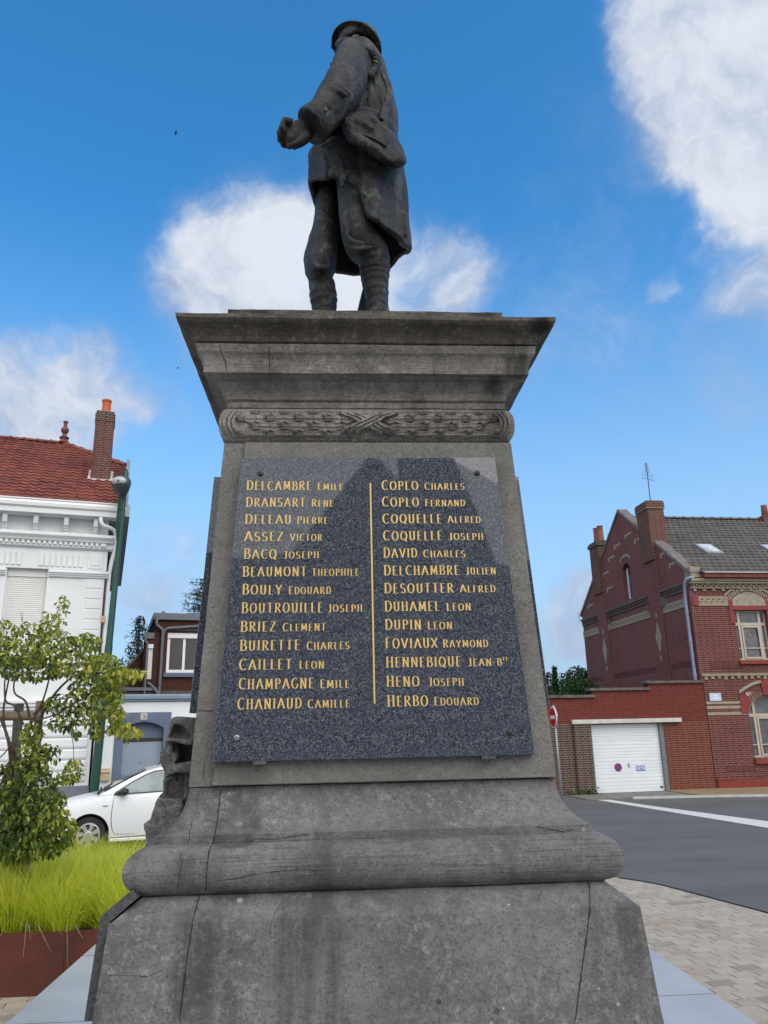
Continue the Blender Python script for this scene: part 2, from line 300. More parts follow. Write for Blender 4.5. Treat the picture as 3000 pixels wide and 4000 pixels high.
# ------------------------------------------------------------------ mesh helper
class MB:
    def __init__(s): s.v = []; s.f = []
    def add(s, vs, fs):
        o = len(s.v); s.v += [tuple(v) for v in vs]; s.f += [tuple(i+o for i in f) for f in fs]; return s
    def box(s, x0, x1, y0, y1, z0, z1):
        return s.add([(x0,y0,z0),(x1,y0,z0),(x1,y1,z0),(x0,y1,z0),(x0,y0,z1),(x1,y0,z1),(x1,y1,z1),(x0,y1,z1)],
                     [(0,3,2,1),(4,5,6,7),(0,1,5,4),(1,2,6,5),(2,3,7,6),(3,0,4,7)])
    def prism(s, poly, a, b, axis='y'):
        """polygon of 2D points extruded between a and b along an axis (poly in the two other axes, in order)"""
        n = len(poly)
        def P(p, t): return {'y': (p[0], t, p[1]), 'x': (t, p[0], p[1]), 'z': (p[0], p[1], t)}[axis]
        area = sum(poly[i][0]*poly[(i+1) % n][1]-poly[(i+1) % n][0]*poly[i][1] for i in range(n))
        if (area > 0) == (axis == 'y'): poly = poly[::-1]
        if a > b: a, b = b, a
        vs = [P(p, a) for p in poly]+[P(p, b) for p in poly]
        fs = [tuple(range(n))[::-1], tuple(range(n, 2*n))]+[(i, (i+1) % n, n+(i+1) % n, n+i) for i in range(n)]
        return s.add(vs, fs)
    def rings(s, rings, cap=True, closed=True):
        o = []; n = len(rings[0]); vs = [p for r in rings for p in r]
        fs = []
        for k in range(len(rings)-1):
            for i in range(n if closed else n-1):
                j = (i+1) % n; fs.append((k*n+i, k*n+j, (k+1)*n+j, (k+1)*n+i))
        if cap: fs += [tuple(range(n))[::-1], tuple(range((len(rings)-1)*n, len(rings)*n))]
        return s.add(vs, fs)
    def tube(s, pts, rad, n=10, cap=True):
        pts = [Vector(p) for p in pts]; m = len(pts)
        rad = [rad]*m if not hasattr(rad, '__len__') else rad
        rs = []; ref = None
        for i in range(m):
            t = (pts[min(i+1, m-1)]-pts[max(i-1, 0)]).normalized()
            if ref is None: ref = t.orthogonal().normalized()
            ref = (ref - t*ref.dot(t))
            if ref.length < 1e-6: ref = t.orthogonal()
            ref.normalize(); b = t.cross(ref)
            rs.append([pts[i]+(ref*math.cos(2*PI*k/n)+b*math.sin(2*PI*k/n))*rad[i] for k in range(n)])
        return s.rings(rs, cap)
    def lathe(s, prof, c=(0, 0, 0), n=20, Mx=None):
        Mx = Mx or Matrix.Identity(3); c = Vector(c)
        rs = [[c+Mx @ Vector((r*math.cos(2*PI*k/n), r*math.sin(2*PI*k/n), z)) for k in range(n)] for r, z in prof]
        return s.rings(rs)
    def ball(s, c, r, n=12, Mx=None):
        r = (r, r, r) if not hasattr(r, '__len__') else r
        Mx = Mx or Matrix.Identity(3); c = Vector(c); rs = []
        for i in range(n+1):
            a = -PI/2+PI*min(max(i, .02), n-.02)/n
            rs.append([c+Mx @ Vector((r[0]*math.cos(a)*math.cos(2*PI*k/(2*n)), r[1]*math.cos(a)*math.sin(2*PI*k/(2*n)), r[2]*math.sin(a))) for k in range(2*n)])
        return s.rings(rs)
    def build(s, name, m, parent=None, smooth=False, bevel=0.0, auto=None):
        me = bpy.data.meshes.new(name); me.from_pydata(s.v, [], s.f); me.validate(); me.update()
        o = bpy.data.objects.new(name, me); COL.objects.link(o)
        if m is not None: me.materials.append(MT[m] if isinstance(m, str) else m)
        if smooth: me.polygons.foreach_set('use_smooth', [True]*len(me.polygons))
        if auto: 
            try: me.set_sharp_from_angle(angle=math.radians(auto))
            except Exception: pass
        if parent: o.parent = parent
        if bevel:
            b = o.modifiers.new('bevel', 'BEVEL'); b.width = bevel; b.segments = 2; b.limit_method = 'ANGLE'; b.angle_limit = math.radians(35)
        return o
def thing(name, label, cat, loc=(0, 0, 0), rz=0.0, group=None):
    o = bpy.data.objects.new(name, None); COL.objects.link(o); o.location = loc; o.rotation_euler = (0, 0, rz); o.empty_display_size = .2
    o['label'] = label; o['category'] = cat
    if group: o['group'] = group
    return o
def tag(o, label, cat, group=None):
    o['label'] = label; o['category'] = cat
    if group: o['group'] = group
    return o
def struct(o): o['kind'] = 'structure'; return o
def sheet(name, poly, z, m, flip=False):
    mb = MB(); mb.add([(x, y, z) for x, y in poly], [tuple(range(len(poly)))]); o = mb.build(name, m); 
    if o.data.polygons[0].normal.z < 0: o.data.flip_normals()
    return struct(o)
def cat_rom(pts, k):
    pts = [np.array(p, float) for p in pts]; out = []
    for i in range(len(pts)-1):
        p0, p1, p2, p3 = pts[max(i-1, 0)], pts[i], pts[i+1], pts[min(i+2, len(pts)-1)]
        for j in range(k):
            t = j/k; out.append(.5*((2*p1)+(-p0+p2)*t+(2*p0-5*p1+4*p2-p3)*t*t+(-p0+3*p1-3*p2+p3)*t**3))
    out.append(pts[-1]); return out
def remesh(mb, name, m, parent, voxel, smooth=2, disp=None, factor=.5):
    """fuse the overlapping closed shapes of mb into one continuous skin"""
    tmp = mb.build('tmp', None); md = tmp.modifiers.new('r', 'REMESH'); md.mode = 'VOXEL'; md.voxel_size = voxel
    if smooth: sm = tmp.modifiers.new('s', 'SMOOTH'); sm.iterations = smooth; sm.factor = factor
    dg = bpy.context.evaluated_depsgraph_get(); ev = tmp.evaluated_get(dg); me = bpy.data.meshes.new_from_object(ev)
    me.name = name; bpy.data.objects.remove(tmp, do_unlink=True)
    if disp:
        nv = len(me.vertices); nr = [v.normal.copy() for v in me.vertices]
        for v, n in zip(me.vertices, nr): v.co = v.co+n*disp(v.co)
    me.materials.clear(); me.materials.append(MT[m]); me.polygons.foreach_set('use_smooth', [True]*len(me.polygons)); me.update()
    o = bpy.data.objects.new(name, me); COL.objects.link(o); o.parent = parent
    return o
# ------------------------------------------------------------------ ground
def paver_mat():
    m, t, b = new_mat('concrete paver')
    co = t.n('ShaderNodeTexCoord').outputs['Object']
    v = t.n('ShaderNodeMapping', {'Vector': co, 'Rotation': (0, 0, math.radians(-10))}).outputs[0]
    wob = t.n('ShaderNodeVectorMath', {0: t.n('ShaderNodeVectorMath', {0: t.noise(v, 6.0, 4, .6, out=1), 1: (.5, .5, .5)}, operation='SUBTRACT').outputs[0], 'Scale': .03}, operation='SCALE').outputs[0]
    v = t.n('ShaderNodeVectorMath', {0: v, 1: wob}, operation='ADD').outputs[0]
    p = t.n('ShaderNodeSeparateXYZ', {0: v}); row = t.math('FLOOR', t.math('DIVIDE', p.outputs[1], .150))
    rnd = t.n('ShaderNodeTexWhiteNoise', {'W': row}, noise_dimensions='1D').outputs['Value']
    xo = t.math('ADD', t.math('DIVIDE', p.outputs[0], .225), t.math('ADD', t.math('MULTIPLY', row, .5), t.math('MULTIPLY', rnd, .25)))
    fx = t.math('FRACT', xo); fy = t.math('FRACT', t.math('DIVIDE', p.outputs[1], .150))
    cellr = t.n('ShaderNodeTexWhiteNoise', {'Vector': t.n('ShaderNodeCombineXYZ', {0: t.math('FLOOR', xo), 1: row, 2: 0.0}).outputs[0]}, noise_dimensions='2D').outputs['Value']
    jx = t.math('LESS_THAN', fx, .050); jy = t.math('LESS_THAN', fy, .055)
    joint = t.math('MAXIMUM', jx, jy)
    basec = t.mix(cellr, (.30, .255, .205), (.40, .345, .28)); basec = t.mix(t.math('GREATER_THAN', cellr, .95), basec, (.33, .255, .205)); basec = t.mix(t.math('LESS_THAN', cellr, .08), basec, (.245, .21, .175))
    basec = t.mix(t.math('MULTIPLY', jy, .7), basec, (.36, .31, .25))
    n = t.noise(co, 5.0, 6, .65); n2 = t.noise(co, 55.0, 5, .7); n3 = t.noise(co, .8, 3, .5)
    # joints: sand-filled with dark open stretches
    dark = t.math('MULTIPLY', t.math('MAXIMUM', jx, t.math('MULTIPLY', jy, t.ramp(t.noise(co, 7.0, 3, .6), .54, .6))), t.ramp(t.noise(co, 5.0, 3, .6), .42, .50))
    c = t.mix(t.math('MULTIPLY', t.ramp(n, .4, .7), .35), basec, (.50, .43, .34))
    c = t.mix(t.math('MULTIPLY', t.ramp(n2, .5, .75), .35), c, (.16, .135, .11))
    c = t.mix(t.math('MULTIPLY', t.ramp(n3, .55, .75), .4), c, (.27, .19, .14))
    c = t.mix(t.math('MULTIPLY', dark, .9), c, (.05, .04, .032))
    m.node_tree.links.new(c, b.inputs['Base Color']); b.inputs['Roughness'].default_value = .85
    bp = t.n('ShaderNodeBump', {'Height': t.math('SUBTRACT', t.math('MULTIPLY', n2, .3), joint), 'Strength': .5, 'Distance': .01}); m.node_tree.links.new(bp.outputs[0], b.inputs['Normal'])
    return m
def asphalt_mat():
    m, t, b = new_mat('asphalt')
    co = t.n('ShaderNodeTexCoord').outputs['Object']
    n = t.noise(co, .55, 6, .6); g = t.noise(co, 48.0, 6, .85); n2 = t.noise(co, 4.0, 5, .6)
    c = t.mix(t.ramp(n, .35, .7), (.088, .088, .092), (.112, .112, .115))
    c = t.mix(t.math('MULTIPLY', t.ramp(g, .52, .66), .6), c, (.20, .20, .20)); c = t.mix(t.math('MULTIPLY', t.ramp(g, .48, .36), .6), c, (.035, .035, .038))
    c = t.mix(t.math('MULTIPLY', t.ramp(n2, .55, .8), .25), c, (.05, .05, .055))
    vo = t.n('ShaderNodeTexVoronoi', {'Vector': co, 'Scale': 1.6}); sc = t.n('ShaderNodeSeparateColor', {0: vo.outputs['Color']})
    c = t.mix(t.math('MULTIPLY', t.math('LESS_THAN', vo.outputs['Distance'], .022), t.math('GREATER_THAN', sc.outputs[0], .55)), c, (.45, .45, .44))
    wear = t.noise(t.scale(co, (.16, 1.1, 1)), 1.0, 4, .6)
    c = t.mix(t.math('MULTIPLY', t.ramp(wear, .48, .62), .28), c, (.055, .055, .058))
    m.node_tree.links.new(c, b.inputs['Base Color']); b.inputs['Roughness'].default_value = .85
    bp = t.n('ShaderNodeBump', {'Height': g, 'Strength': .5, 'Distance': .006}); m.node_tree.links.new(bp.outputs[0], b.inputs['Normal'])
    return m
MT['paver'] = paver_mat(); MT['asphalt'] = asphalt_mat()
MT['road_paint'] = mat('worn road paint', (.66, .66, .65), .7, .0, 9, second=(.50, .50, .50))
MT['sand_walk'] = mat('sandy pavement', (.27, .20, .11), .9, .3, 4, bump=.2)
MT['concrete'] = mat('stained concrete', (.20, .19, .18), .9, .4, 3, bump=.2)
MT['kerb'] = mat('pale kerb stone', (.45, .45, .44), .85, .2, 4)
MT['earth'] = mat('bare earth', (.12, .10, .08), .95, .3, .5)
sheet('ground', [(-400, -300), (400, -300), (400, 600), (-400, 600)], -.012, 'earth')
sheet('road', [(-60, -60), (70, -60), (70, 60), (-60, 60)], 0.0, 'asphalt')
edge = [(3.963, 11.599), (4.283, 11.115), (4.495, 10.488), (4.681, 9.859), (4.845, 9.301), (5.05, 8.2), (5.15, 7.0), (5.1, 3.0), (4.6, -4), (-9, -4), (-9, 10.2), (-6.0, 11.6), (-2.5, 12.6), (0.8, 13.0), (2.6, 12.7), (3.4, 12.2)]
sheet('plaza_paving', edge, .006, 'paver')
# dark tar seam between pavers and asphalt
mb = MB(); pe = [(Vector((x, y, 0.004))) for x, y in cat_rom(edge[:7], 6)]
mb.tube(pe, .016, 6); struct(mb.build('kerb_seam', 'crack'))
# give way line and edge strip in front of the brick house
sheet('road_marking', [(7.44, 23.11), (7.80, 23.05), (8.25, 21.0), (9.30, 17.2), (10.0, 14.6), (9.5, 14.1), (8.72, 16.2), (8.02, 20.0)], .005, 'road_paint')
ha = math.radians(4); H0 = Vector((12.137, 25.393, 0))
def HL(u, v, z=0.0):     # brick house local -> world
    return H0 + Vector((math.cos(ha)*u-math.sin(ha)*v, math.sin(ha)*u+math.cos(ha)*v, z))
ga = math.radians(7)
def GL(u, v, z=0.0):
    return H0 + Vector((math.cos(ga)*u-math.sin(ga)*v, math.sin(ga)*u+math.cos(ga)*v, z))
mb = MB()
kp = [GL(-5.2, -1.55), GL(-3.9, -1.75), GL(-1.8, -2.1), HL(0.2, -2.6), HL(3, -3.0), HL(14, -3.6)]
bk = [GL(-5.2, -.0), GL(-3.9, -.0), GL(-1.8, -.0), HL(0.2, -.0), HL(3, -.0), HL(14, -.0)]
def strip(name, A, B, z0, z1, m):
    mb = MB(); rs = []
    for a, b in zip(A, B): rs.append([(a.x, a.y, z0), (b.x, b.y, z0), (b.x, b.y, z1), (a.x, a.y, z1)])
    mb.rings(rs); o = mb.build(name, m); bm = bmesh.new(); bm.from_mesh(o.data); bmesh.ops.recalc_face_normals(bm, faces=bm.faces); bm.to_mesh(o.data); bm.free(); return struct(o)
strip('pavement', kp[2:], bk[2:], -.005, .045, 'sand_walk')
strip('driveway', kp[:3], bk[:3], -.005, .022, 'concrete')
kq = [p+Vector((.02, -.13, 0)) for p in kp]
strip('kerb_stone', kq[1:], [p+Vector((0, -.002, 0)) for p in kp[1:]], -.005, .062, 'kerb')
# pavement on the far left side of the street
LA = math.radians(16); L0 = Vector((-5.996, 20, 0))
def LL(u, v, z=0.0):
    return L0 + Vector((math.cos(LA)*u-math.sin(LA)*v, math.sin(LA)*u+math.cos(LA)*v, z))
strip('pavement', [LL(-14, -1.7), LL(9, -1.7)], [LL(-14, 0), LL(9, 0)], -.005, .12, 'concrete')
strip('kerb_stone', [LL(-14, -1.86), LL(9, -1.86)], [LL(-14, -1.702), LL(9, -1.702)], -.005, .125, 'kerb')

# ------------------------------------------------------------------ marble platform
XM, YM = .125, 3.31
mb = MB(); mb.box(-1.985, 2.372, -1.2, 7.18, .0, .45)
o = tag(mb.build('stone_platform', 'marble', bevel=.006), 'broad pale blue grey marble platform the names pedestal stands on', 'platform')
mb = MB()
for y in (.9, 2.4, 3.9, 5.35, 6.8): mb.box(-1.984, 2.371, y, y+.004, .449, .4512)
mb.build('joint', 'granite_side', o)

# ------------------------------------------------------------------ pedestal
PED = thing('memorial_pedestal', 'tall grey limestone war memorial pedestal with a dark plaque of gilded names on its front', 'pedestal', (XM, YM, .45))
PO = Matrix.Translation((-XM, -YM, -.45))
def ped(o, par=PED):
    o.parent = par
    if par is PED: o.matrix_parent_inverse = PO
    return o
def sq(prof):
    mb = MB(); rs = []
    for h, z in prof: rs.append([(XM-h, YM-h, z), (XM+h, YM-h, z), (XM+h, YM+h, z), (XM-h, YM+h, z)])
    return mb.rings(rs)
def fine(prof, k=5): return [tuple(p) for p in cat_rom(prof, k)]
def lump(o, amp=.0025, seed=0.0, cuts=True):
    """hand-cut, weathered arrises: tiny irregularities along the edges"""
    if cuts:
        bm = bmesh.new(); bm.from_mesh(o.data)
        long = [e for e in bm.edges if e.calc_length() > .3]
        bmesh.ops.subdivide_edges(bm, edges=long, cuts=34, use_grid_fill=True); bm.to_mesh(o.data); bm.free()
    for v in o.data.vertices:
        c = v.co; n = noise.noise_vector(Vector((c.x*9+seed, c.y*9, c.z*14)))+noise.noise_vector(Vector((c.x*38, c.y*38+seed, c.z*38)))*.55
        v.co = c+n*amp
    o.data.update(); return o
BASE_PROF = [(.89, .45), (.815, 1.29), (.791, 1.565), (.717, 1.623)]
plinth = ped(lump(sq(BASE_PROF).build('plinth', 'stone'), .0022))
tor = [(.714, 1.626)]+[(.700+.068*math.sin(a), 1.6965-.069*math.cos(a)) for a in np.linspace(.25, PI-.12, 14)]+[(.694, 1.7665)]
torus = ped(lump(sq(tor).build('torus_moulding', 'stone_tool', smooth=True, auto=40), .0016, 3))
fl = [(.692, 1.7668), (.694, 1.79)]+fine([(.693, 1.7905), (.660, 1.810), (.634, 1.840), (.616, 1.880), (.606, 1.926)], 4)
flare = ped(lump(sq(fl).build('flared_base', 'stone', smooth=True, auto=40), .0016, 5))
die = ped(lump(sq([(.611, 1.929), (.548, 3.154)]).build('shaft', 'stone_die'), .0014, 7))
WR = [(.535, 3.156), (.553, 3.170), (.565, 3.195), (.5685, 3.228), (.565, 3.260), (.553, 3.287), (.535, 3.302)]
wrf = fine(WR, 3)
CR = [(.540, 3.3035), (.541, 3.326), (.533, 3.327), (.546, 3.336)]+fine([(.546, 3.336), (.549, 3.362), (.562, 3.378), (.576, 3.3935)], 4)+[(.578, 3.402), (.600, 3.404), (.605, 3.411), (.624, 3.4115)]+fine([(.624, 3.4115), (.626, 3.447), (.634, 3.472), (.646, 3.486)], 4)+[(.648, 3.489), (.653, 3.517), (.643, 3.519), (.655, 3.526)]+fine([(.655, 3.526), (.663, 3.550), (.684, 3.570), (.706, 3.580), (.719, 3.591)], 5)+[(.7195, 3.606), (.60, 3.611)]
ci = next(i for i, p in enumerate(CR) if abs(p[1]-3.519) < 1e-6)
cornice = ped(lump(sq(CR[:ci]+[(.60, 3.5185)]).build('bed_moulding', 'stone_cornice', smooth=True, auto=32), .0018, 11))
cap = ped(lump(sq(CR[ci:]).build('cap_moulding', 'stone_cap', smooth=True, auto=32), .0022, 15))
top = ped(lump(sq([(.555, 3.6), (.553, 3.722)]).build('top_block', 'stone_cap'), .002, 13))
# raised facing slab on the shaft front, under the plaque
TT = Vector((0, .063, 1.225)).normalized(); TN = Vector((0, -TT.z, TT.y)); A0 = Vector((XM, YM-.611, 1.929))
def fp(s, t, off=0.0): return A0 + Vector((s, 0, 0)) + TT*t + TN*off
mb = MB(); q = [(-.533, .002), (.6095, .002), (.549, 1.2235), (-.467, 1.2235)]
mb.rings([[fp(s, t, -.004) for s, t in q], [fp(s, t, .018) for s, t in q]]); ped(mb.build('facing_slab', 'stone_die', bevel=.003))
# --- oak leaf wreath
def wsurf(s, t, off):
    z = 3.229+.068*t; hw = float(np.interp(z, [p[1] for p in WR], [p[0] for p in WR]))
    sl = (float(np.interp(z+.004, [p[1] for p in WR], [p[0] for p in WR]))-hw)/.004
    n = Vector((0, -1, -sl*-1)).normalized() if False else Vector((0, -1, sl)).normalized()
    return Vector((XM+s, YM-hw, z))+n*off
mb = sq(wrf)
def leaf_relief(s0, t0, L, wd, ang, lift):
    N = 26; rows = [[] for _ in range(9)]
    for i in range(N+1):
        x = i/N; env = (math.sin(PI*min(1, .04+x*.96)**.9))**.55*(1-.35*x**2); lob = 1+.27*math.cos(2*PI*x*3.3+.4)
        w = wd*env*lob*.5+.0008; h = lift*(.62+.38*x**1.3)
        vein = .0016*math.sin(2*PI*x*9)
        for j, (q, o_) in enumerate(((-1.0, -.006), (-1.0, h*.8), (-.80, h), (-.45, h-.002+vein), (0, h+.0045), (.45, h-.002+vein), (.80, h), (1.0, h*.8), (1.0, -.006))):
            rows[j].append(wsurf(s0+x*L, max(-.985, min(.985, t0+q*w/.068)), o_))
    n = N+1; vs = [p for r in rows for p in r]
    mb.add(vs, [(k*n+i, k*n+i+1, (k+1)*n+i+1, (k+1)*n+i) for k in range(8) for i in range(N)])
    mb.add([r[0] for r in rows], [tuple(range(9))]); mb.add([r[-1] for r in rows], [tuple(range(9))[::-1]])
for sgn in (-1, 1):
    for r in range(4):
        for k in range(5):
            s0 = sgn*(.045+.110*k+(.055 if r % 2 else 0)); t0 = (-.78, -.26, .26, .78)[r]
            if abs(s0)+.13 > .505: continue
            leaf_relief(s0, t0, sgn*.130, .0375, 0.0, .0115)
            p = wsurf(s0+sgn*.122, max(-.8, min(.8, t0+.26)), .010); mb.ball(p, .0095, 6)
def ribbon(pts, wd, lift, n=3):
    for j in range(n):
        a = (j-(n-1)/2)*wd/n
        P = []
        for s, t in pts: P.append((s, t))
        rows = []
        for off in (-.45, -.2, .2, .45):
            row = []
            for i, (s, t) in enumerate(P):
                i0, i1 = max(i-1, 0), min(i+1, len(P)-1); dx, dz = P[i1][0]-P[i0][0], (P[i1][1]-P[i0][1])*.068; L = math.hypot(dx, dz)
                o_ = a+off*wd/n; s2, t2 = s-dz/L*o_, t+dx/L*o_/.068
                row.append(wsurf(s2, max(-.99, min(.99, t2)), lift if abs(off) < .3 else lift-.007))
            rows.append(row)
        m_ = len(P); mb.add([p for r in rows for p in r], [(k*m_+i, k*m_+i+1, (k+1)*m_+i+1, (k+1)*m_+i) for k in range(3) for i in range(m_-1)])
ribbon([(-.105+.21*i/14+.004*math.sin(i), -1+2*i/14) for i in range(15)], .046, .027)
ribbon([(.105-.21*i/14, -1+2*i/14) for i in range(15)], .046, .022)
for sgn in (-1, 1):
    ribbon([(sgn*(.500+.03*math.cos(PI*(i/12-.5))), -1+2*i/12) for i in range(13)], .05, .012)
ped(lump(mb.build('wreath_frieze', 'stone_cornice', smooth=True, auto=35), .0008, 17, cuts=False))
# --- plaque
mb = MB(); q = [(-.5305, .075), (.5345, .075), (.475, 1.1475), (-.476, 1.1475)]
mb.rings([[fp(s, t, .0185) for s, t in q], [fp(s, t, .05) for s, t in q]])
plaque = ped(mb.build('plaque', 'granite', bevel=.002))
def onpl(o): o.parent = plaque; return o
# monoline-free letter forms: strokes drawn with a broad pen, heavy uprights and hairline bars
def arc(cx, cy, rx, ry, a0, a1, n=12): return [(cx+rx*math.cos(math.radians(a0+(a1-a0)*i/n)), cy+ry*math.sin(math.radians(a0+(a1-a0)*i/n))) for i in range(n+1)]
GL_ = {
 'A': (.62, [[(.0, 0), (.31, 1)], [(.31, 1), (.62, 0)], [(.11, .33), (.51, .33)]]),
 'B': (.50, [[(.08, 0), (.08, 1)], [(.08, 1)]+arc(.24, .77, .2, .23, 90, -90)+[(.08, .54)], [(.08, .54)]+arc(.26, .27, .24, .27, 90, -90)+[(.08, 0)]]),
 'C': (.54, [arc(.32, .5, .30, .5, 50, 310, 20)]),
 'D': (.56, [[(.08, 0), (.08, 1)], [(.08, 1), (.2, 1)]+arc(.22, .5, .33, .5, 90, -90, 16)+[(.08, 0)]]),
 'E': (.44, [[(.08, 0), (.08, 1)], [(.03, 1), (.44, 1)], [(.08, .53), (.36, .53)], [(.03, 0), (.45, 0)]]),
 'F': (.42, [[(.08, 0), (.08, 1)], [(.03, 1), (.43, 1)], [(.08, .53), (.35, .53)]]),
 'G': (.58, [arc(.32, .5, .30, .5, 50, 345, 20), [(.60, .40), (.34, .40)]]),
 'H': (.58, [[(.08, 0), (.08, 1)], [(.50, 0), (.50, 1)], [(.08, .53), (.50, .53)]]),
 'I': (.18, [[(.09, 0), (.09, 1)]]),
 'J': (.32, [[(.24, 1), (.24, .2)]+arc(.12, .2, .12, .22, 0, -110, 8)]),
 'L': (.42, [[(.08, 0), (.08, 1)], [(.03, 0), (.43, 0)]]),
 'M': (.70, [[(.07, 0), (.10, 1)], [(.10, 1), (.35, .18)], [(.35, .18), (.60, 1)], [(.60, 1), (.64, 0)]]),
 'N': (.60, [[(.08, 0), (.08, 1)], [(.08, 1), (.52, 0)], [(.52, 0), (.52, 1)]]),
 'O': (.62, [arc(.31, .5, .29, .5, 0, 360, 26)]),
 'P': (.48, [[(.08, 0), (.08, 1)], [(.08, 1)]+arc(.24, .74, .22, .26, 90, -90)+[(.08, .48)]]),
 'Q': (.62, [arc(.31, .5, .29, .5, 0, 360, 26), [(.34, .2), (.58, -.12)]]),
 'R': (.54, [[(.08, 0), (.08, 1)], [(.08, 1)]+arc(.24, .76, .21, .24, 90, -90)+[(.08, .52)], [(.22, .52), (.54, 0)]]),
 'S': (.46, [arc(.23, .75, .19, .25, 35, 270, 14)+arc(.23, .26, .20, .26, 90, -150, 14)]),
 'T': (.52, [[(.26, 0), (.26, 1)], [(.0, 1), (.52, 1)]]),
 'U': (.56, [[(.08, 1), (.08, .3)]+arc(.28, .3, .2, .3, 180, 360, 12)+[(.48, 1)]]),
 'V': (.58, [[(.0, 1), (.29, 0)], [(.29, 0), (.58, 1)]]),
 'X': (.56, [[(.0, 1), (.56, 0)], [(.56, 1), (.0, 0)]]),
 'Y': (.56, [[(.0, 1), (.28, .5)], [(.56, 1), (.28, .5)], [(.28, .5), (.28, 0)]]),
 'Z': (.50, [[(.03, 1), (.48, 1)], [(.48, 1), (.02, 0)], [(.02, 0), (.50, 0)]]),
 '-': (.26, [[(.02, .45), (.24, .45)]]),
}
def stroke(mb, pts, put, h, off, thick=.155, thin=.042):
    n = len(pts); left, right = [], []
    for i, (x, y) in enumerate(pts):
        a, b = pts[max(i-1, 0)], pts[min(i+1, n-1)]; dx, dy = b[0]-a[0], b[1]-a[1]; L = math.hypot(dx, dy) or 1; dx, dy = dx/L, dy/L
        w = .5*(thin+(thick-thin)*abs(dy)**1.5); left.append((x-dy*w, y+dx*w)); right.append((x+dy*w, y-dx*w))
    mb.add([put(x, y, off) for x, y in left+right], [(i, n+i, n+i+1, i+1) for i in range(n-1)])
def word(mb, txt, s0, s1, t, h, first=1.0):
    gap = .27; tw = sum(GL_[c][0] for c in txt)+GL_[txt[0]][0]*(first-1)+gap*(len(txt)-1); k = (s1-s0)/tw; s = s0; d = 0
    for i, c in enumerate(txt):
        w, st = GL_[c]; f = first if i == 0 else 1.0; jit = rng.uniform(-.0006, .0006)
        for p in st:
            d += 1
            put = lambda x, y, off: fp(s+x*k*f, t+jit+y*h*f, off)
            stroke(mb, p, put, h, .0512+.00012*(d % 9))
            if len(p) >= 2:      # small serifs on upright stems
                for e, o_ in ((p[0], p[1]), (p[-1], p[-2])):
                    if abs(e[0]-o_[0]) < .06 and (abs(e[1]) < .01 or abs(e[1]-1) < .01) and c not in 'EFLTZ':
                        d += 1; y = .03 if e[1] < .5 else .97; stroke(mb, [(e[0]-.13, y), (e[0]+.13, y)], put, h, .0512+.00012*(d % 9))
        s += (w*f+gap)*k
NAMES = """DELCAMBRE,-.450,-.217,EMILE,-.192,-.100
DRANSART,-.450,-.239,RENE,-.213,-.136
DELEAU,-.451,-.289,PIERRE,-.265,-.156
ASSEZ,-.451,-.317,VICTOR,-.290,-.177
BACQ,-.451,-.339,JOSEPH,-.311,-.188
BEAUMONT,-.453,-.232,THEOPHILE,-.211,-.046
BOULY,-.452,-.317,EDOUARD,-.291,-.146
BOUTROUILLE,-.452,-.174,JOSEPH,-.154,-.036
BRIEZ,-.453,-.336,CLEMENT,-.309,-.163
BUIRETTE,-.453,-.252,CHARLES,-.226,-.082
CAILLET,-.453,-.279,LEON,-.251,-.169
CHAMPAGNE,-.452,-.204,EMILE,-.180,-.083
CHANIAUD,-.454,-.245,CAMILLE,-.221,-.083
COPLO,.045,.177,CHARLES,.204,.350
COPLO,.045,.177,FERNAND,.203,.348
COQUELLE,.045,.259,ALFRED,.283,.402
COQUELLE,.046,.258,JOSEPH,.284,.408
DAVID,.045,.163,CHARLES,.189,.338
DELCHAMBRE,.045,.313,JULIEN,.338,.445
DESOUTTER,.045,.288,ALFRED,.314,.439
DUHAMEL,.045,.236,LEON,.263,.347
DUPIN,.045,.168,LEON,.193,.277
FOVIAUX,.044,.222,RAYMOND,.244,.399
HENNEBIQUE,.045,.301,JEAN-B,.328,.443
HENO,.045,.154,JOSEPH,.188,.307
HERBO,.046,.181,EDOUARD,.205,.354""".split('\n')
for i, ln in enumerate(NAMES):
    a, s0, s1, b, s2, s3 = ln.split(','); t = 1.018-.0648*(i % 13); mb = MB()
    word(mb, a, float(s0), float(s1), t, .0335, 1.1); onpl(mb.build('surname_inscription', 'gold')); mb = MB(); word(mb, b, float(s2), float(s3), t, .0245, 1.12)
    if b == 'JEAN-B': word(mb, 'TE', .447, .467, t+.017, .012)
    onpl(mb.build('forename_inscription', 'gold'))
mb = MB(); mb.rings([[fp(s, t, .0495) for s, t in ((-.0012, .25), (.0042, .25), (.0042, 1.045), (-.0012, 1.045))], [fp(s, t, .0518) for s, t in ((-.0012, .25), (.0042, .25), (.0042, 1.045), (-.0012, 1.045))]]); onpl(mb.build('dividing_line', 'gold'))
RX = Matrix((Vector((1, 0, 0)), TT, TN)).transposed()
for (s, t), m_ in zip(((-.403, 1.083), (.403, 1.084), (-.454, .150), (.454, .147)), ('bolt', 'bolt', 'bolt_light', 'bolt')):
    mb = MB(); mb.lathe([(.0105, 0), (.0105, .004), (.0085, .008), (.004, .0095), (.0035, .007)], fp(s, t, .0495), 14, RX); onpl(mb.build('bolt', m_, smooth=True, auto=40))
for s0, s1 in ((-.399, -.355), (.354, .4)):
    mb = MB(); qq = [(s0, .064), (s1, .064), (s1, .0755), (s0, .0755)]
    mb.rings([[fp(s, t, .017) for s, t in qq], [fp(s, t, .054) for s, t in qq]]); onpl(mb.build('support_clip', 'granite_side'))
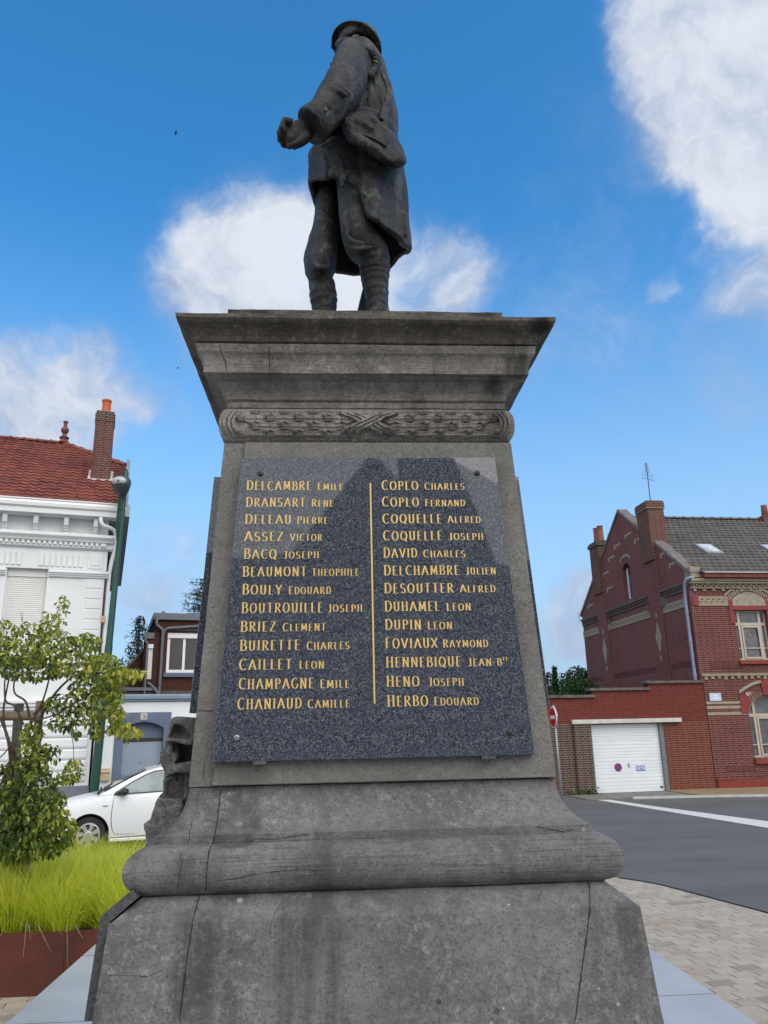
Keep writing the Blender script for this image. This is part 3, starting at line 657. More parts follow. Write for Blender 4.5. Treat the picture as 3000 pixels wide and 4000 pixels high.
# dark granite panels on the two flanks of the shaft
for sg in (-1, 1):
    mb = MB(); T2 = Vector((-sg*.063, 0, 1.225)).normalized(); N2 = Vector((sg*T2.z, 0, abs(T2.x)))
    def gp(y, t, off): return Vector((XM+sg*.611, YM+y, 1.929))+T2*t+N2*off
    qq = [(-.50, .235), (.50, .235), (.46, 1.12), (-.46, 1.12)]
    mb.rings([[gp(y, t, -.003) for y, t in qq], [gp(y, t, .042) for y, t in qq]]); o = mb.build('side_plaque', 'granite', bevel=.002)
    bm = bmesh.new(); bm.from_mesh(o.data); bmesh.ops.recalc_face_normals(bm, faces=bm.faces); bm.to_mesh(o.data); bm.free(); ped(o)
mb = MB(); pr = [(.716, 1.632), (.792, 1.571), (.816, 1.315), (.848, 1.315), (.823, 1.583), (.735, 1.655)]
mb.prism([(XM-x, z) for x, z in pr], YM-.765, YM+.70, 'y'); ped(lump(mb.build('side_slab', 'granite_side'), .002, 23))
# --- cracks and open joints, laid on the stone where they run
from mathutils.bvhtree import BVHTree
bvh = []
for o in PED.children:
    me = o.data; bvh.append(BVHTree.FromPolygons([v.co.copy() for v in me.vertices], [tuple(p.vertices) for p in me.polygons]))
def hit(x, y):
    d = ray(x, y).normalized(); best = None
    for b in bvh:
        h, n, i, ds = b.ray_cast(CAM, d, 20)
        if h is not None and (best is None or ds < best[1]): best = (h, ds)
    return best[0] if best else None
def crack(pts, ox, oy, k, r, wig=1.0):
    out = []
    for i in range(len(pts)-1):
        (xa, ya), (xb, yb) = pts[i], pts[i+1]; L = math.hypot(xb-xa, yb-ya)*k; m = max(2, int(L/9))
        for j in range(m):
            f = j/m; w = noise.noise(Vector((xa+f*9, ya*.1+f*7, r*50)))*5*wig+noise.noise(Vector((xa*.3+f*30, f*21, 1)))*3*wig
            h = hit(ox+(xa+(xb-xa)*f)*k+w, oy+(ya+(yb-ya)*f)*k+w*.4)
            if h is not None: out.append(h)
    if len(out) > 2:
        mb = MB(); mb.tube(out, [r*(.35+.65*abs(noise.noise(p*40))) for p in out], 6); ped(mb.build('crack', 'crack'))
z5 = (340, 2700, .588); z6 = (1700, 2900, .7836); z3 = (640, 1180, .9645)
for pts, z, r, w in [
    ([(890, 652), (862, 880), (838, 1010), (818, 1035), (800, 1135), (790, 1335)], z5, .0034, .4),
    ([(748, 1358), (702, 1530), (660, 1800), (637, 2000), (612, 2205)], z5, .0036, .35),
    ([(620, 1070), (628, 1140), (612, 1220), (606, 1300), (600, 1340)], z5, .002, 1.2),
    ([(696, 870), (680, 960), (668, 1022)], z5, .002, 1), ([(745, 655), (730, 740), (748, 780)], z5, .002, 1.4),
    ([(1530, 1195), (1440, 1180), (1330, 1192), (1180, 1205), (1045, 1232), (960, 1250), (850, 1258)], z5, .0022, 1.0),
    ([(1480, 950), (1380, 960), (1240, 985), (1120, 980), (1080, 1005)], z5, .0022, 1.0),
    ([(1310, 1375), (1240, 1490), (1205, 1620)], z5, .0014, .8),
    ([(140, 1885), (290, 1890), (400, 1895), (470, 1870), (520, 1840)], z5, .0014, 1),
    ([(780, 470), (775, 540), (770, 600)], z5, .0016, 1.5), ([(735, 130), (800, 132), (862, 128)], z5, .0025, .3),
    ([(760, 692), (770, 725), (769, 850), (750, 1000), (722, 1200), (697, 1400)], z6, .0036, .7),
    ([(520, 712), (530, 740), (512, 800)], z6, .0014, 1), ([(505, 420), (560, 432), (640, 445), (700, 430)], z6, .0022, 1.1),
    ([(1240, 440), (1180, 450), (1120, 435)], z6, .002, 1),
    ([(225, 178), (238, 220), (250, 240), (256, 288)], z3, .003, .8), ([(426, 180), (428, 290), (429, 322)], z3, .003, .2),
    ([(482, 66), (500, 120), (522, 165)], z3, .003, .4), ([(283, 60), (300, 115), (335, 158)], z3, .0018, .6), ([(712, 440), (722, 500), (742, 535), (765, 568)], z3, .003, .8),
    ([(1115, 330), (1100, 350), (1060, 380)], z3, .0015, .6), ([(1480, 310), (1400, 300), (1300, 305), (1180, 297)], z3, .002, .7)]:
    crack(pts, z[0], z[1], z[2], r, w)
# ------------------------------------------------------------------ carved hooded head on the left flank
def RP(x, y, Y): return at_depth(550+x*.24855, 2750+y*.24855, Y)
KR = .000272
mb = MB()
def slab(y0, y1, pts):
    vs = []; n = len(pts)
    for Y in (y0, y1): vs += [RP(x, y, y0)*1.0+Vector((0, Y-y0, 0)) for x, y in pts]
    mb.add(vs, [tuple(range(n)), tuple(range(2*n-1, n-1, -1))]+[(i, n+i, n+(i+1) % n, (i+1) % n) for i in range(n)])
SIL = [(490,205),(640,200),(790,215),(900,262),(900,1300),(860,1500),(740,1750),(600,1950),(330,2080),(260,2200),(260,2330),(70,2330),(70,2200),(70,2040),(40,1940),(50,1880),(140,1830),(160,1750),(250,1500),(290,1420),(350,1390),(355,1190),(380,1060),(345,1020),(310,960),(300,880),(305,760),(345,720),(385,690),(375,600),(430,540),(440,400),(440,330)]
slab(3.03, 3.75, SIL)
slab(2.985, 3.3, [(490,205),(640,200),(790,215),(900,262),(900,1100),(600,1080),(380,1060),(400,960),(480,900),(500,640),(430,560),(440,330)])
slab(3.10, 3.4, [(385,690),(345,720),(305,760),(300,880),(310,960),(345,1020),(390,1060),(470,1000),(400,900),(380,800)])
slab(2.90, 3.1, [(490,205),(545,205),(525,315),(440,530),(430,575),(385,600),(440,330)])
slab(2.88, 3.1, [(500,205),(790,215),(900,262),(900,640),(808,560),(655,335),(520,310)])
slab(2.935, 3.1, [(520,300),(650,330),(810,560),(430,545)])
slab(2.87, 3.1, [(365,582),(430,535),(560,548),(812,562),(810,655),(700,640),(560,602),(440,585),(400,620)])
slab(2.925, 3.1, [(450,590),(560,605),(605,700),(592,850),(545,920),(470,938),(430,905),(414,882),(440,863),(408,851),(430,836),(398,826),(370,790),(368,760),(408,690),(428,640)])
slab(2.895, 3.0, [(470,600),(500,640),(480,760),(430,815),(385,800),(380,765),(420,690)])
slab(2.90, 3.0, [(500,770),(560,760),(585,830),(545,905),(480,925),(440,895),(470,850)])
slab(2.90, 3.15, [(440,965),(620,935),(800,880),(800,1085),(600,1078),(450,1108),(352,1198),(378,1090),(400,1000)])
slab(3.02, 3.3, [(352,1190),(440,1190),(405,1300),(412,1400),(360,1480),(285,1435),(350,1390)])
slab(2.93, 3.35, [(280,1455),(360,1500),(665,1488),(655,1632),(380,1628),(290,1570)])
slab(2.98, 3.35, [(690,1095),(800,1085),(880,1300),(820,1500),(700,1645),(660,1640),(672,1480)])
slab(2.90, 3.35, [(250,1500),(380,1630),(650,1640),(640,1800),(600,1950),(330,2080),(260,2200),(260,2330),(70,2330),(70,2200),(70,2040),(40,1940),(50,1880),(140,1830),(160,1750)])
def chisel(c): return .003*noise.noise(c*24)+.0018*noise.noise(c*75)
rel = remesh(mb, 'carved_head', 'stone', PED, .0045, 11, chisel); rel.matrix_parent_inverse = PO

# ------------------------------------------------------------------ bronze soldier
SL = Vector((.1, 3.31, 3.722))
SOL = thing('soldier_statue', 'dark bronze statue of a helmeted infantryman in a greatcoat on top of the pedestal', 'statue', SL)
SO = Matrix.Translation(-SL)
def sol(o, par=SOL):
    o.parent = par
    if par is SOL: o.matrix_parent_inverse = SO
    return o
def Z1(x, y, dy=0.0): return at_depth(1000+x*.42194, 40+y*.42194, 3.31+dy)
def Z2(x, y, dy=0.0): return at_depth(1000+x*.42194, 640+y*.42194, 3.31+dy)
def limb(mb, Zf, pts, k=5, n=20, mod=None):
    """elliptical loft: x, y in drawing units, depth offset, half width in drawing units, half depth in metres"""
    P = []
    for x, y, dy, w, d in pts:
        c = Zf(x, y, dy); m = (Zf(x+w, y, dy)-Zf(x-w, y, dy)).length/2; P.append(tuple(c)+(m, d))
    P = cat_rom(P, k); rs = []; L = len(P)
    for i, p in enumerate(P):
        a = Vector(P[max(i-1, 0)][:3]); b = Vector(P[min(i+1, L-1)][:3]); t = (b-a).normalized()
        bb = Vector((0, 1, 0)); bb = (bb-t*bb.dot(t)).normalized(); aa = t.cross(bb)
        f = mod(i/(L-1)) if mod else 1.0
        rs.append([Vector(p[:3])+(aa*math.cos(2*PI*j/n)*p[3]+bb*math.sin(2*PI*j/n)*p[4])*f for j in range(n)])
    mb.rings(rs)
def folds(mb, Zf, lst, r=.011):
    for pts in lst:
        P = [tuple(Zf(x, y, dy)) for x, y, dy in pts]; P = [Vector(p) for p in cat_rom(P, 5)]; n = len(P)
        mb.tube(P, [r*(.35+.65*math.sin(PI*(i+.5)/n)) for i in range(n)], 8)
def wrap(t0, t1, turns):
    def f(t):
        if t < t0 or t > t1: return 1.0
        u = (t-t0)/(t1-t0)*turns; return 1.0+.085*((u % 1.0)-.5)
    return f
# body: legs, boots, trunk, head, hands in one skin
mb = MB()
limb(mb, Z2, [(690, 60, .12, 130, .10), (672, 230, .12, 125, .10), (668, 400, .10, 118, .105), (655, 560, .08, 122, .105), (625, 720, .05, 136, .11), (598, 860, .02, 150, .11), (590, 960, 0, 146, .11), (590, 1015, 0, 130, .10), (596, 1060, .01, 110, .085), (612, 1130, .03, 122, .085), (624, 1230, .04, 128, .088), (632, 1320, .05, 115, .08), (636, 1400, .05, 106, .07), (638, 1560, .05, 92, .062), (640, 1750, .05, 88, .06), (640, 1900, .05, 92, .06)], 9, 22, wrap(.62, 1.0, 9))
limb(mb, Z2, [(900, 60, -.06, 170, .11), (900, 250, -.08, 150, .11), (905, 430, -.10, 140, .115), (930, 600, -.11, 150, .12), (980, 720, -.11, 165, .12), (1050, 800, -.10, 160, .115), (1085, 870, -.09, 152, .10), (1098, 960, -.08, 143, .095), (1104, 1060, -.07, 130, .09), (1112, 1150, -.07, 116, .085), (1124, 1250, -.07, 102, .078), (1134, 1340, -.07, 98, .07), (1140, 1450, -.07, 96, .065), (1145, 1650, -.07, 90, .06), (1150, 1900, -.07, 95, .06)], 9, 22, wrap(.42, 1.0, 11))
for (x, y, dy) in ((640, 1930, .05), (1150, 1930, -.07)):
    c = Z2(x, y, dy); z0 = 3.735
    P = cat_rom([(c.x+.06, c.y+.0, z0+.06, .045, .055), (c.x, c.y, z0+.075, .055, .075), (c.x-.10, c.y+.02, z0+.05, .055, .05), (c.x-.21, c.y+.04, z0+.03, .05, .032), (c.x-.25, c.y+.05, z0+.028, .03, .02)], 4)
    mb.rings([[Vector((p[0]+.0, p[1]+math.cos(2*PI*j/14)*p[3], max(3.724, p[2]+math.sin(2*PI*j/14)*p[4]))) for j in range(14)] for p in P])
    mb.tube([c, Vector((c.x, c.y, z0+.05))], .062, 14)
limb(mb, Z1, [(900, 1500, .02, 260, .13), (945, 1250, .02, 270, .14), (985, 900, .0, 215, .14), (960, 600, -.0, 170, .14), (940, 420, .0, 110, .11), (945, 330, .0, 70, .07), (950, 270, .01, 66, .068)])
hd = Z1(935, 330, .02)
mb.ball(hd+Vector((-.005, .0, .03)), (.085, .07, .10), 12, Matrix.Rotation(math.radians(-25), 3, 'Y'))
mb.tube([hd+Vector((-.085, .02, .055)), hd+Vector((-.125, .03, .05)), hd+Vector((-.13, .03, .03)), hd+Vector((-.09, .02, .015))], [.012, .018, .022, .015], 8)   # nose
mb.ball(hd+Vector((-.085, .02, -.045)), (.035, .035, .03), 8); mb.ball(hd+Vector((-.10, .02, -.012)), (.018, .03, .008), 8)                                            # chin, lips
for s_ in (-1, 1): mb.ball(hd+Vector((.015, s_*.083, .015)), (.022, .012, .032), 8)                                                                              # ears
# clenched left fist: back of the hand, four curled fingers, thumb beneath
limb(mb, Z1, [(580, 1050, -.36, 95, .045), (500, 1080, -.37, 88, .045), (430, 1105, -.38, 96, .045), (370, 1130, -.38, 104, .042), (325, 1145, -.375, 92, .036)])
for i, (x0, y0, x1, y1, x2, y2, x3, y3, r) in enumerate([(340, 1030, 268, 1018, 236, 1082, 300, 1126, .0148), (330, 1085, 252, 1080, 220, 1140, 290, 1178, .0152), (325, 1135, 250, 1135, 224, 1196, 300, 1228, .0148), (335, 1175, 270, 1185, 252, 1242, 320, 1268, .0132)]):
    dy = [-.445, -.42, -.395, -.37][i]
    P = [Vector(p) for p in cat_rom([tuple(Z1(x, y, d)) for x, y, d in ((x0, y0, dy), (x1, y1, dy-.005), (x2, y2, dy), (x3, y3, dy+.03))], 5)]
    mb.tube(P, [r*(1.1-.25*j/len(P)+.12*math.cos(j*1.25)) for j in range(len(P))], 10)
    mb.ball(Z1(x1, y1, dy-.005), r*1.12, 7); mb.ball(P[-1], r*.9, 7)
P = [Vector(p) for p in cat_rom([tuple(Z1(x, y, d)) for x, y, d in ((470, 1150, -.40), (420, 1195, -.425), (360, 1236, -.43), (305, 1258, -.42))], 5)]
mb.tube(P, [.021-.0006*i for i in range(len(P))], 10); mb.ball(P[-1], .014, 7)
mb.ball(Z1(375, 1170, -.395), (.046, .034, .036), 10); mb.ball(Z1(330, 1195, -.40), (.032, .028, .03), 8); mb.ball(Z1(440, 1140, -.385), (.04, .034, .045), 8)
limb(mb, Z1, [(480, 1150, -.36, 56, .03), (410, 1220, -.365, 46, .026), (340, 1268, -.37, 26, .018)])
folds(mb, Z2, [[(600, 420, -.02), (660, 500, -.03), (740, 600, -.01)], [(560, 620, -.04), (640, 680, -.06), (720, 760, -.03)], [(520, 760, -.06), (620, 800, -.09), (700, 840, -.05)], [(500, 900, -.07), (590, 960, -.11), (690, 950, -.06)], [(830, 640, -.2), (900, 720, -.23), (1010, 740, -.23)], [(880, 760, -.2), (960, 790, -.23), (1080, 770, -.23)], [(790, 420, -.17), (830, 560, -.2), (850, 660, -.2)]], .014)
# far (right) arm, held across the front
limb(mb, Z1, [(860, 480, .2, 90, .07), (760, 680, .24, 85, .065), (720, 860, .2, 75, .06), (640, 900, .1, 70, .05), (690, 1000, .02, 50, .04)])
def wornb(c): return .0045*noise.noise(c*13)+.0022*noise.noise(c*38)
body = sol(remesh(mb, 'body', 'bronze', SOL, .0055, 1, wornb), None); body.parent = SOL; body.matrix_parent_inverse = SO
# greatcoat: sleeve, trunk, turned-back skirts
mb = MB()
limb(mb, Z1, [(888, 385, -.12, 70, .05), (880, 420, -.16, 122, .085), (874, 510, -.20, 160, .105), (848, 630, -.26, 180, .11), (780, 765, -.31, 182, .11), (688, 890, -.35, 165, .10), (600, 995, -.375, 142, .09), (525, 1068, -.385, 126, .082)], 6, 24)
limb(mb, Z1, [(590, 1000, -.375, 150, .094), (535, 1052, -.385, 160, .098), (500, 1085, -.388, 150, .094)], 4, 24)                                    # cuff
limb(mb, Z1, [(945, 345, .0, 80, .08), (955, 420, .01, 140, .15), (965, 510, .02, 190, .19), (985, 620, .03, 222, .21), (1000, 760, .03, 245, .20), (1000, 900, .02, 290, .20), (982, 1050, .0, 335, .205), (955, 1170, -.02, 350, .205), (940, 1230, -.02, 352, .20), (925, 1330, -.02, 385, .205), (915, 1420, -.02, 396, .21)], 6, 28)
limb(mb, Z1, [(850, 500, .17, 110, .09), (760, 700, .24, 105, .085), (735, 880, .2, 95, .08), (680, 930, .1, 90, .07)], 4, 16)

# collar
nk = Z1(925, 300, .0)
for a0 in np.linspace(0, 2*PI, 26):
    mb.ball(nk+Vector((.078*math.cos(a0), .085*math.sin(a0), .012+.012*math.cos(a0))), (.02, .02, .042), 5)
mb.tube([Z1(850, 300, -.12), Z1(945, 255, -.10), Z1(962, 300, -.11)], [.016, .02, .012], 8)
mb.tube([Z1(745, 322, .02), Z1(790, 300, -.06), Z1(860, 285, -.11)], [.016, .022, .02], 8)
# skirts: a thick sheet wrapped round the hips
wc = Z1(925, 1380, -.02)
def skirt(th):
    hem = np.interp(th % 360, [0, 35, 62, 78, 87, 90.5, 93, 96, 102, 112, 125, 140, 160, 175, 200, 300, 318, 330, 360], [4.78, 4.70, 4.645, 4.615, 4.57, 4.53, 4.44, 4.385, 4.355, 4.345, 4.335, 4.335, 4.37, 4.42, 4.46, 4.46, 4.52, 4.68, 4.78])
    return hem
N, K = 120, 22; outer, inner = [], []
for k in range(K):
    f = k/(K-1); ro, ri = [], []
    for i in range(N):
        th = 360*i/N; a = math.radians(th); top = wc.z+.02; z = top+(skirt(th)-top)*f; drop = (top-z)
        rx = .243+.01*drop+(.02*drop*math.sin(math.radians((th-110)*180/130)) if 110 < th < 240 else 0); ry = .205+.22*drop
        rip = .009*math.sin(a*6+1.2)*min(1, drop*4)+.004*math.sin(a*13+f*2)*min(1, drop*3)
        if 92 < th < 112: rip += .03*min(1, drop*3)*math.sin((th-92)/20*PI)
        d = Vector((-math.cos(a)*(rx+rip), -math.sin(a)*(ry+rip), 0)); c = Vector((wc.x+.03*drop, wc.y+.02+.10*drop, z))
        ro.append(c+d); ri.append(c+d*(1-.030/d.length))
    outer.append(ro); inner.append(ri)
mb.rings(outer+inner[::-1], cap=False); n_ = len(outer)*2
o0 = len(mb.v)-n_*N
mb.f += [tuple([o0+(n_-1)*N+i, o0+(n_-1)*N+(i+1) % N, o0+(i+1) % N, o0+i]) for i in range(N)]
# button-back corner of the front flap, and long folds
folds(mb, Z1, [[(1110, 500, -.17), (1150, 700, -.19), (1180, 900, -.2)], [(1050, 640, -.2), (1060, 780, -.22), (1045, 930, -.22)], [(1010, 720, -.2), (990, 830, -.23), (960, 920, -.24)], [(1200, 760, -.13), (1240, 900, -.13), (1270, 1080, -.12)],
               [(720, 560, -.36), (800, 600, -.41), (880, 690, -.40)], [(620, 720, -.40), (720, 730, -.45), (860, 800, -.42)], [(560, 790, -.41), (640, 850, -.455), (700, 910, -.45)], [(690, 500, -.28), (760, 520, -.34), (850, 590, -.36)],
               [(590, 1230, -.16), (700, 1130, -.22), (780, 1060, -.22)], [(600, 1270, -.17), (700, 1200, -.22), (800, 1180, -.23)], [(700, 1100, -.2), (740, 1040, -.24), (800, 990, -.24)],
               [(1230, 1480, -.14), (1260, 1600, -.16), (1300, 1750, -.18)], [(1140, 1450, -.2), (1120, 1560, -.22), (1090, 1690, -.24), (1060, 1800, -.26)], [(1010, 1420, -.23), (1000, 1550, -.25), (985, 1700, -.27)], [(700, 640, -.36), (790, 660, -.40), (900, 740, -.37)], [(660, 690, -.38), (760, 700, -.43), (880, 780, -.40)], [(820, 430, -.24), (800, 520, -.30), (760, 600, -.34)], [(1090, 560, -.17), (1110, 720, -.20), (1100, 900, -.21)], [(1140, 600, -.15), (1160, 760, -.17), (1150, 930, -.19)], [(620, 1330, -.16), (650, 1450, -.19), (640, 1560, -.19)], [(780, 1400, -.22), (800, 1520, -.24), (790, 1640, -.25)]], .0125)
folds(mb, Z2, [[(1330, 330, -.15), (1370, 520, -.15), (1395, 680, -.15)], [(1180, 250, -.22), (1160, 420, -.24), (1180, 600, -.24)]], .014)
def wornc(c): return .004*noise.noise(c*7)+.007*(.35-abs(noise.noise(Vector((c.x*11+c.z*3, c.y*11, c.z*5)))))+.0025*noise.noise(c*55)
coat = remesh(mb, 'greatcoat', 'bronze', SOL, .0066, 1, wornc); coat.matrix_parent_inverse = SO
bl = MB(); limb(bl, Z1, [(955, 1188, -.02, 352, .214), (955, 1192, -.02, 364, .222), (950, 1238, -.02, 370, .224), (949, 1243, -.02, 356, .216)], 2, 40); sol(bl.build('belt', 'bronze', smooth=True, auto=35))
for x, y, dy in ((535, 930, -.468), (640, 925, -.472)): bl = MB(); bl.lathe([(.012, 0), (.012, .006), (.008, .009), (.001, .010)], Z1(x, y, dy+.012), 12, Matrix.Rotation(math.radians(90), 3, 'X')); sol(bl.build('cuff_button', 'bronze', smooth=True, auto=35))
# helmet with flared brim and crest
hn = Vector((.40, .27, .88)).normalized(); hx = Vector((1, 0, 0)); hx = (hx-hn*hx.dot(hn)).normalized(); hy = hn.cross(hx); HM = Matrix((hx, hy, hn)).transposed()
hc = Z1(950, 310, .0)
mb = MB(); hs = .74; prof = [(.118, -.012), (.178, -.034), (.181, -.030), (.150, -.008), (.136, .012), (.133, .05), (.118, .095), (.085, .128), (.045, .143), (.004, .147), (.003, .138), (.05, .130), (.09, .105), (.118, .05), (.120, .0), (.118, -.012)]
n = 40
mb.rings([[hc+HM @ Vector((r*math.cos(2*PI*k/n)*1.07*hs, r*math.sin(2*PI*k/n)*.93*hs, hs*(z-(.022*max(0, -math.cos(2*PI*k/n)) if r > .14 else 0)))) for k in range(n)] for r, z in prof], cap=False)
P = [hc+HM @ Vector((.135*math.cos(a)*1.07*hs, 0, hs*(.012+.142*math.sin(a)))) for a in np.linspace(.35, PI-.5, 16)]
mb.tube(P, [.010+.008*math.sin(PI*i/15) for i in range(16)], 8)
mb.ball(hc+HM @ Vector((-.118, 0, .046)), (.010, .024, .025), 7)
helm = mb.build('helmet', 'bronze', smooth=True, auto=50); sol(helm)
# haversack on the left hip, its strap and lanyard
mb = MB(); pol = [(940, 925), (1060, 940), (1150, 1020), (1220, 1085), (1290, 1150), (1345, 1260), (1392, 1372), (1385, 1430), (1340, 1462), (1280, 1450), (1180, 1420), (1080, 1350), (1000, 1300), (920, 1262), (860, 1228), (822, 1160), (795, 1070), (790, 1000), (850, 945)]
cx, cy = 1075, 1180; rs = []
for sc_, dy in ((.55, -.10), (.9, -.12), (1.0, -.17), (1.0, -.24), (.96, -.30), (.82, -.335), (.45, -.35)):
    rs.append([Z1(cx+(x-cx)*sc_+(18*math.sin(i*2.1) if .8 < sc_ < 1 else 0), cy+(y-cy)*sc_, dy+.0002*(x-cx)*.35) for i, (x, y) in enumerate(pol)])
mb.rings(rs)
folds(mb, Z1, [[(835, 1035, -.31), (960, 1040, -.36), (1100, 1110, -.36)], [(1000, 980, -.33), (1080, 1010, -.35), (1140, 1080, -.34)], [(830, 1150, -.30), (930, 1180, -.36), (1080, 1260, -.36), (1200, 1360, -.33)], [(1270, 1240, -.28), (1280, 1320, -.30), (1260, 1400, -.30)], [(1170, 1040, -.26), (1200, 1060, -.27), (1215, 1110, -.27)], [(1330, 1290, -.26), (1350, 1360, -.26), (1320, 1430, -.27)]], .018)
bag = remesh(mb, 'haversack', 'bronze', SOL, .0085, 2, wornc); bag.matrix_parent_inverse = SO
fl_ = MB(); q_ = [(812, 990), (930, 948), (1060, 965), (1150, 1045), (1225, 1110), (1240, 1180), (1215, 1262), (1120, 1210), (1010, 1165), (900, 1128), (838, 1098)]
fl_.rings([[Z1(x, y, -.30+.0001*(x-1000)) for x, y in q_], [Z1(x, y, -.362+.00012*abs(x-1000)) for x, y in q_], [Z1(1020+(x-1020)*.94, 1070+(y-1070)*.94, -.372+.00012*abs(x-1000)) for x, y in q_]])
fo_ = fl_.build('bag_flap', 'bronze', bag, smooth=True, auto=40); lump(fo_, .004, 3, cuts=False)
mb = MB(); sp = [Vector(p) for p in cat_rom([tuple(Z1(x, y, d)) for x, y, d in ((1080, 470, -.12), (1140, 560, -.14), (1200, 660, -.13), (1225, 760, -.13), (1215, 860, -.16), (1180, 960, -.20), (1165, 1040, -.25))], 5)]
rs = []
for i, p in enumerate(sp):
    t = (sp[min(i+1, len(sp)-1)]-sp[max(i-1, 0)]).normalized(); out = Vector((.55, -.83, .1)); sd_ = t.cross(out).normalized(); out = sd_.cross(t).normalized()
    rs.append([p+sd_*a+out*b for a, b in ((-.021, -.03), (.021, -.03), (.021, .013), (.012, .017), (-.012, .017), (-.021, .013))])
mb.rings(rs); sol(mb.build('strap', 'bronze', smooth=True, auto=40))
mb = MB(); cp = [Vector(p) for p in cat_rom([tuple(Z1(x, y, d)) for x, y, d in ((1040, 370, -.16), (1085, 400, -.17), (1115, 455, -.18), (1112, 530, -.19), (1080, 570, -.22), (1055, 600, -.24))], 12)]
for ph in (0, PI):
    Q = []
    for i, p in enumerate(cp): Q.append(p+Vector((.011*math.cos(i*.55+ph), .011*math.sin(i*.55+ph), 0)))
    mb.tube(Q, .011, 7)
mb.ball(cp[-1], .02, 7); sol(mb.build('lanyard', 'bronze', smooth=True))
# rifle butt standing behind the near leg
mb = MB(); limb(mb, Z2, [(1075, 800, .30, 30, .02), (1065, 1000, .28, 40, .024), (1040, 1200, .25, 62, .03), (1010, 1400, .22, 78, .034), (1000, 1560, .20, 84, .036), (1000, 1700, .18, 84, .036)], 5, 16)
b_ = Z2(1000, 1700, .18); mb.tube([b_, Vector((b_.x, b_.y, 3.73))], .05, 12)
sol(mb.build('rifle_butt', 'bronze', smooth=True, auto=50))
mb = MB(); mb.prism([(SL.x-.5, SL.y-.34), (SL.x+.44, SL.y-.36), (SL.x+.46, SL.y+.36), (SL.x-.48, SL.y+.37)], 3.7225, 3.738, 'z'); sol(lump(mb.build('footplate', 'bronze'), .002))
# ------------------------------------------------------------------ building helpers
def wallgrid(u0, u1, z0, z1, y0, y1, holes=(), mb=None):
    """one wall with rectangular openings as a single closed skin"""
    mb = mb or MB(); U = sorted({u0, u1}|{h[0] for h in holes}|{h[1] for h in holes}); Z_ = sorted({z0, z1}|{h[2] for h in holes}|{h[3] for h in holes})
    U = [u for u in U if u0 <= u <= u1]; Z_ = [z for z in Z_ if z0 <= z <= z1]
    idx = {}; vs = []; fs = []
    def V(i, j, k):
        if (i, j, k) not in idx: idx[(i, j, k)] = len(vs); vs.append((U[i], (y0, y1)[k], Z_[j]))
        return idx[(i, j, k)]
    def solid(i, j):
        if i < 0 or j < 0 or i >= len(U)-1 or j >= len(Z_)-1: return False
        cu, cz = (U[i]+U[i+1])/2, (Z_[j]+Z_[j+1])/2
        return not any(h[0] < cu < h[1] and h[2] < cz < h[3] for h in holes)
    for i in range(len(U)-1):
        for j in range(len(Z_)-1):
            if not solid(i, j): continue
            fs.append((V(i,j,0), V(i+1,j,0), V(i+1,j+1,0), V(i,j+1,0))); fs.append((V(i,j,1), V(i,j+1,1), V(i+1,j+1,1), V(i+1,j,1)))
            if not solid(i-1, j): fs.append((V(i,j,0), V(i,j+1,0), V(i,j+1,1), V(i,j,1)))
            if not solid(i+1, j): fs.append((V(i+1,j,0), V(i+1,j,1), V(i+1,j+1,1), V(i+1,j+1,0)))
            if not solid(i, j-1): fs.append((V(i,j,0), V(i,j,1), V(i+1,j,1), V(i+1,j,0)))
            if not solid(i, j+1): fs.append((V(i,j+1,0), V(i+1,j+1,0), V(i+1,j+1,1), V(i,j+1,1)))
    return mb.add(vs, fs)
def tiles(name, m, parent, u0, u1, eave, ridge, rows, period, amp, lip, umax=None, stag=0.0, per=6):
    mb = MB(); ye, ze = eave; yr, zr = ridge; L = math.hypot(yr-ye, zr-ze); ny, nz = -(zr-ze)/L, (yr-ye)/L
    n = max(2, int((u1-u0)/period*per))
    def pt(u, s, h):
        if umax: u = min(u, umax(s))
        return (u, ye+(yr-ye)*s+ny*h, ze+(zr-ze)*s+nz*h)
    for r in range(rows):
        s0, s1 = r/rows, min(1.0, (r+1.18)/rows); top, bot, lp = [], [], []
        for i in range(n+1):
            u = u0+(u1-u0)*i/n; x = (u/period+r*stag) % 1.0; w = amp*(math.sin(PI*min(1, x/.72))**1.4 if x < .72 else 0.0)+amp*.25*math.sin(r*12.9+math.floor(u/period+r*stag)*7.1)
            j = .006*noise.noise(Vector((u*3, r*1.7, 0)))
            lp.append(pt(u, s0+j*.0, -.005)); bot.append(pt(u, s0, lip+w+j)); top.append(pt(u, s1, .006+w*.8))
        k = n+1; mb.add(lp+bot+top, [(i, i+1, k+i+1, k+i) for i in range(n)]+[(k+i, k+i+1, 2*k+i+1, 2*k+i) for i in range(n)])
    return mb.build(name, m, parent)
def merge(objs):
    """melt objects of one parent into the first, keeping their materials"""
    a = objs[0]; vs, fs, mi = [], [], []
    for k, o in enumerate(objs):
        b = len(vs); vs += [v.co.copy() for v in o.data.vertices]; fs += [tuple(i+b for i in p.vertices) for p in o.data.polygons]; mi += [k]*len(o.data.polygons)
    me = bpy.data.meshes.new(a.name); me.from_pydata(vs, [], fs); me.update()
    for o in objs: me.materials.append(o.data.materials[0])
    me.polygons.foreach_set('material_index', mi); a.data = me
    for o in objs[1:]: bpy.data.objects.remove(o, do_unlink=True)
    return a
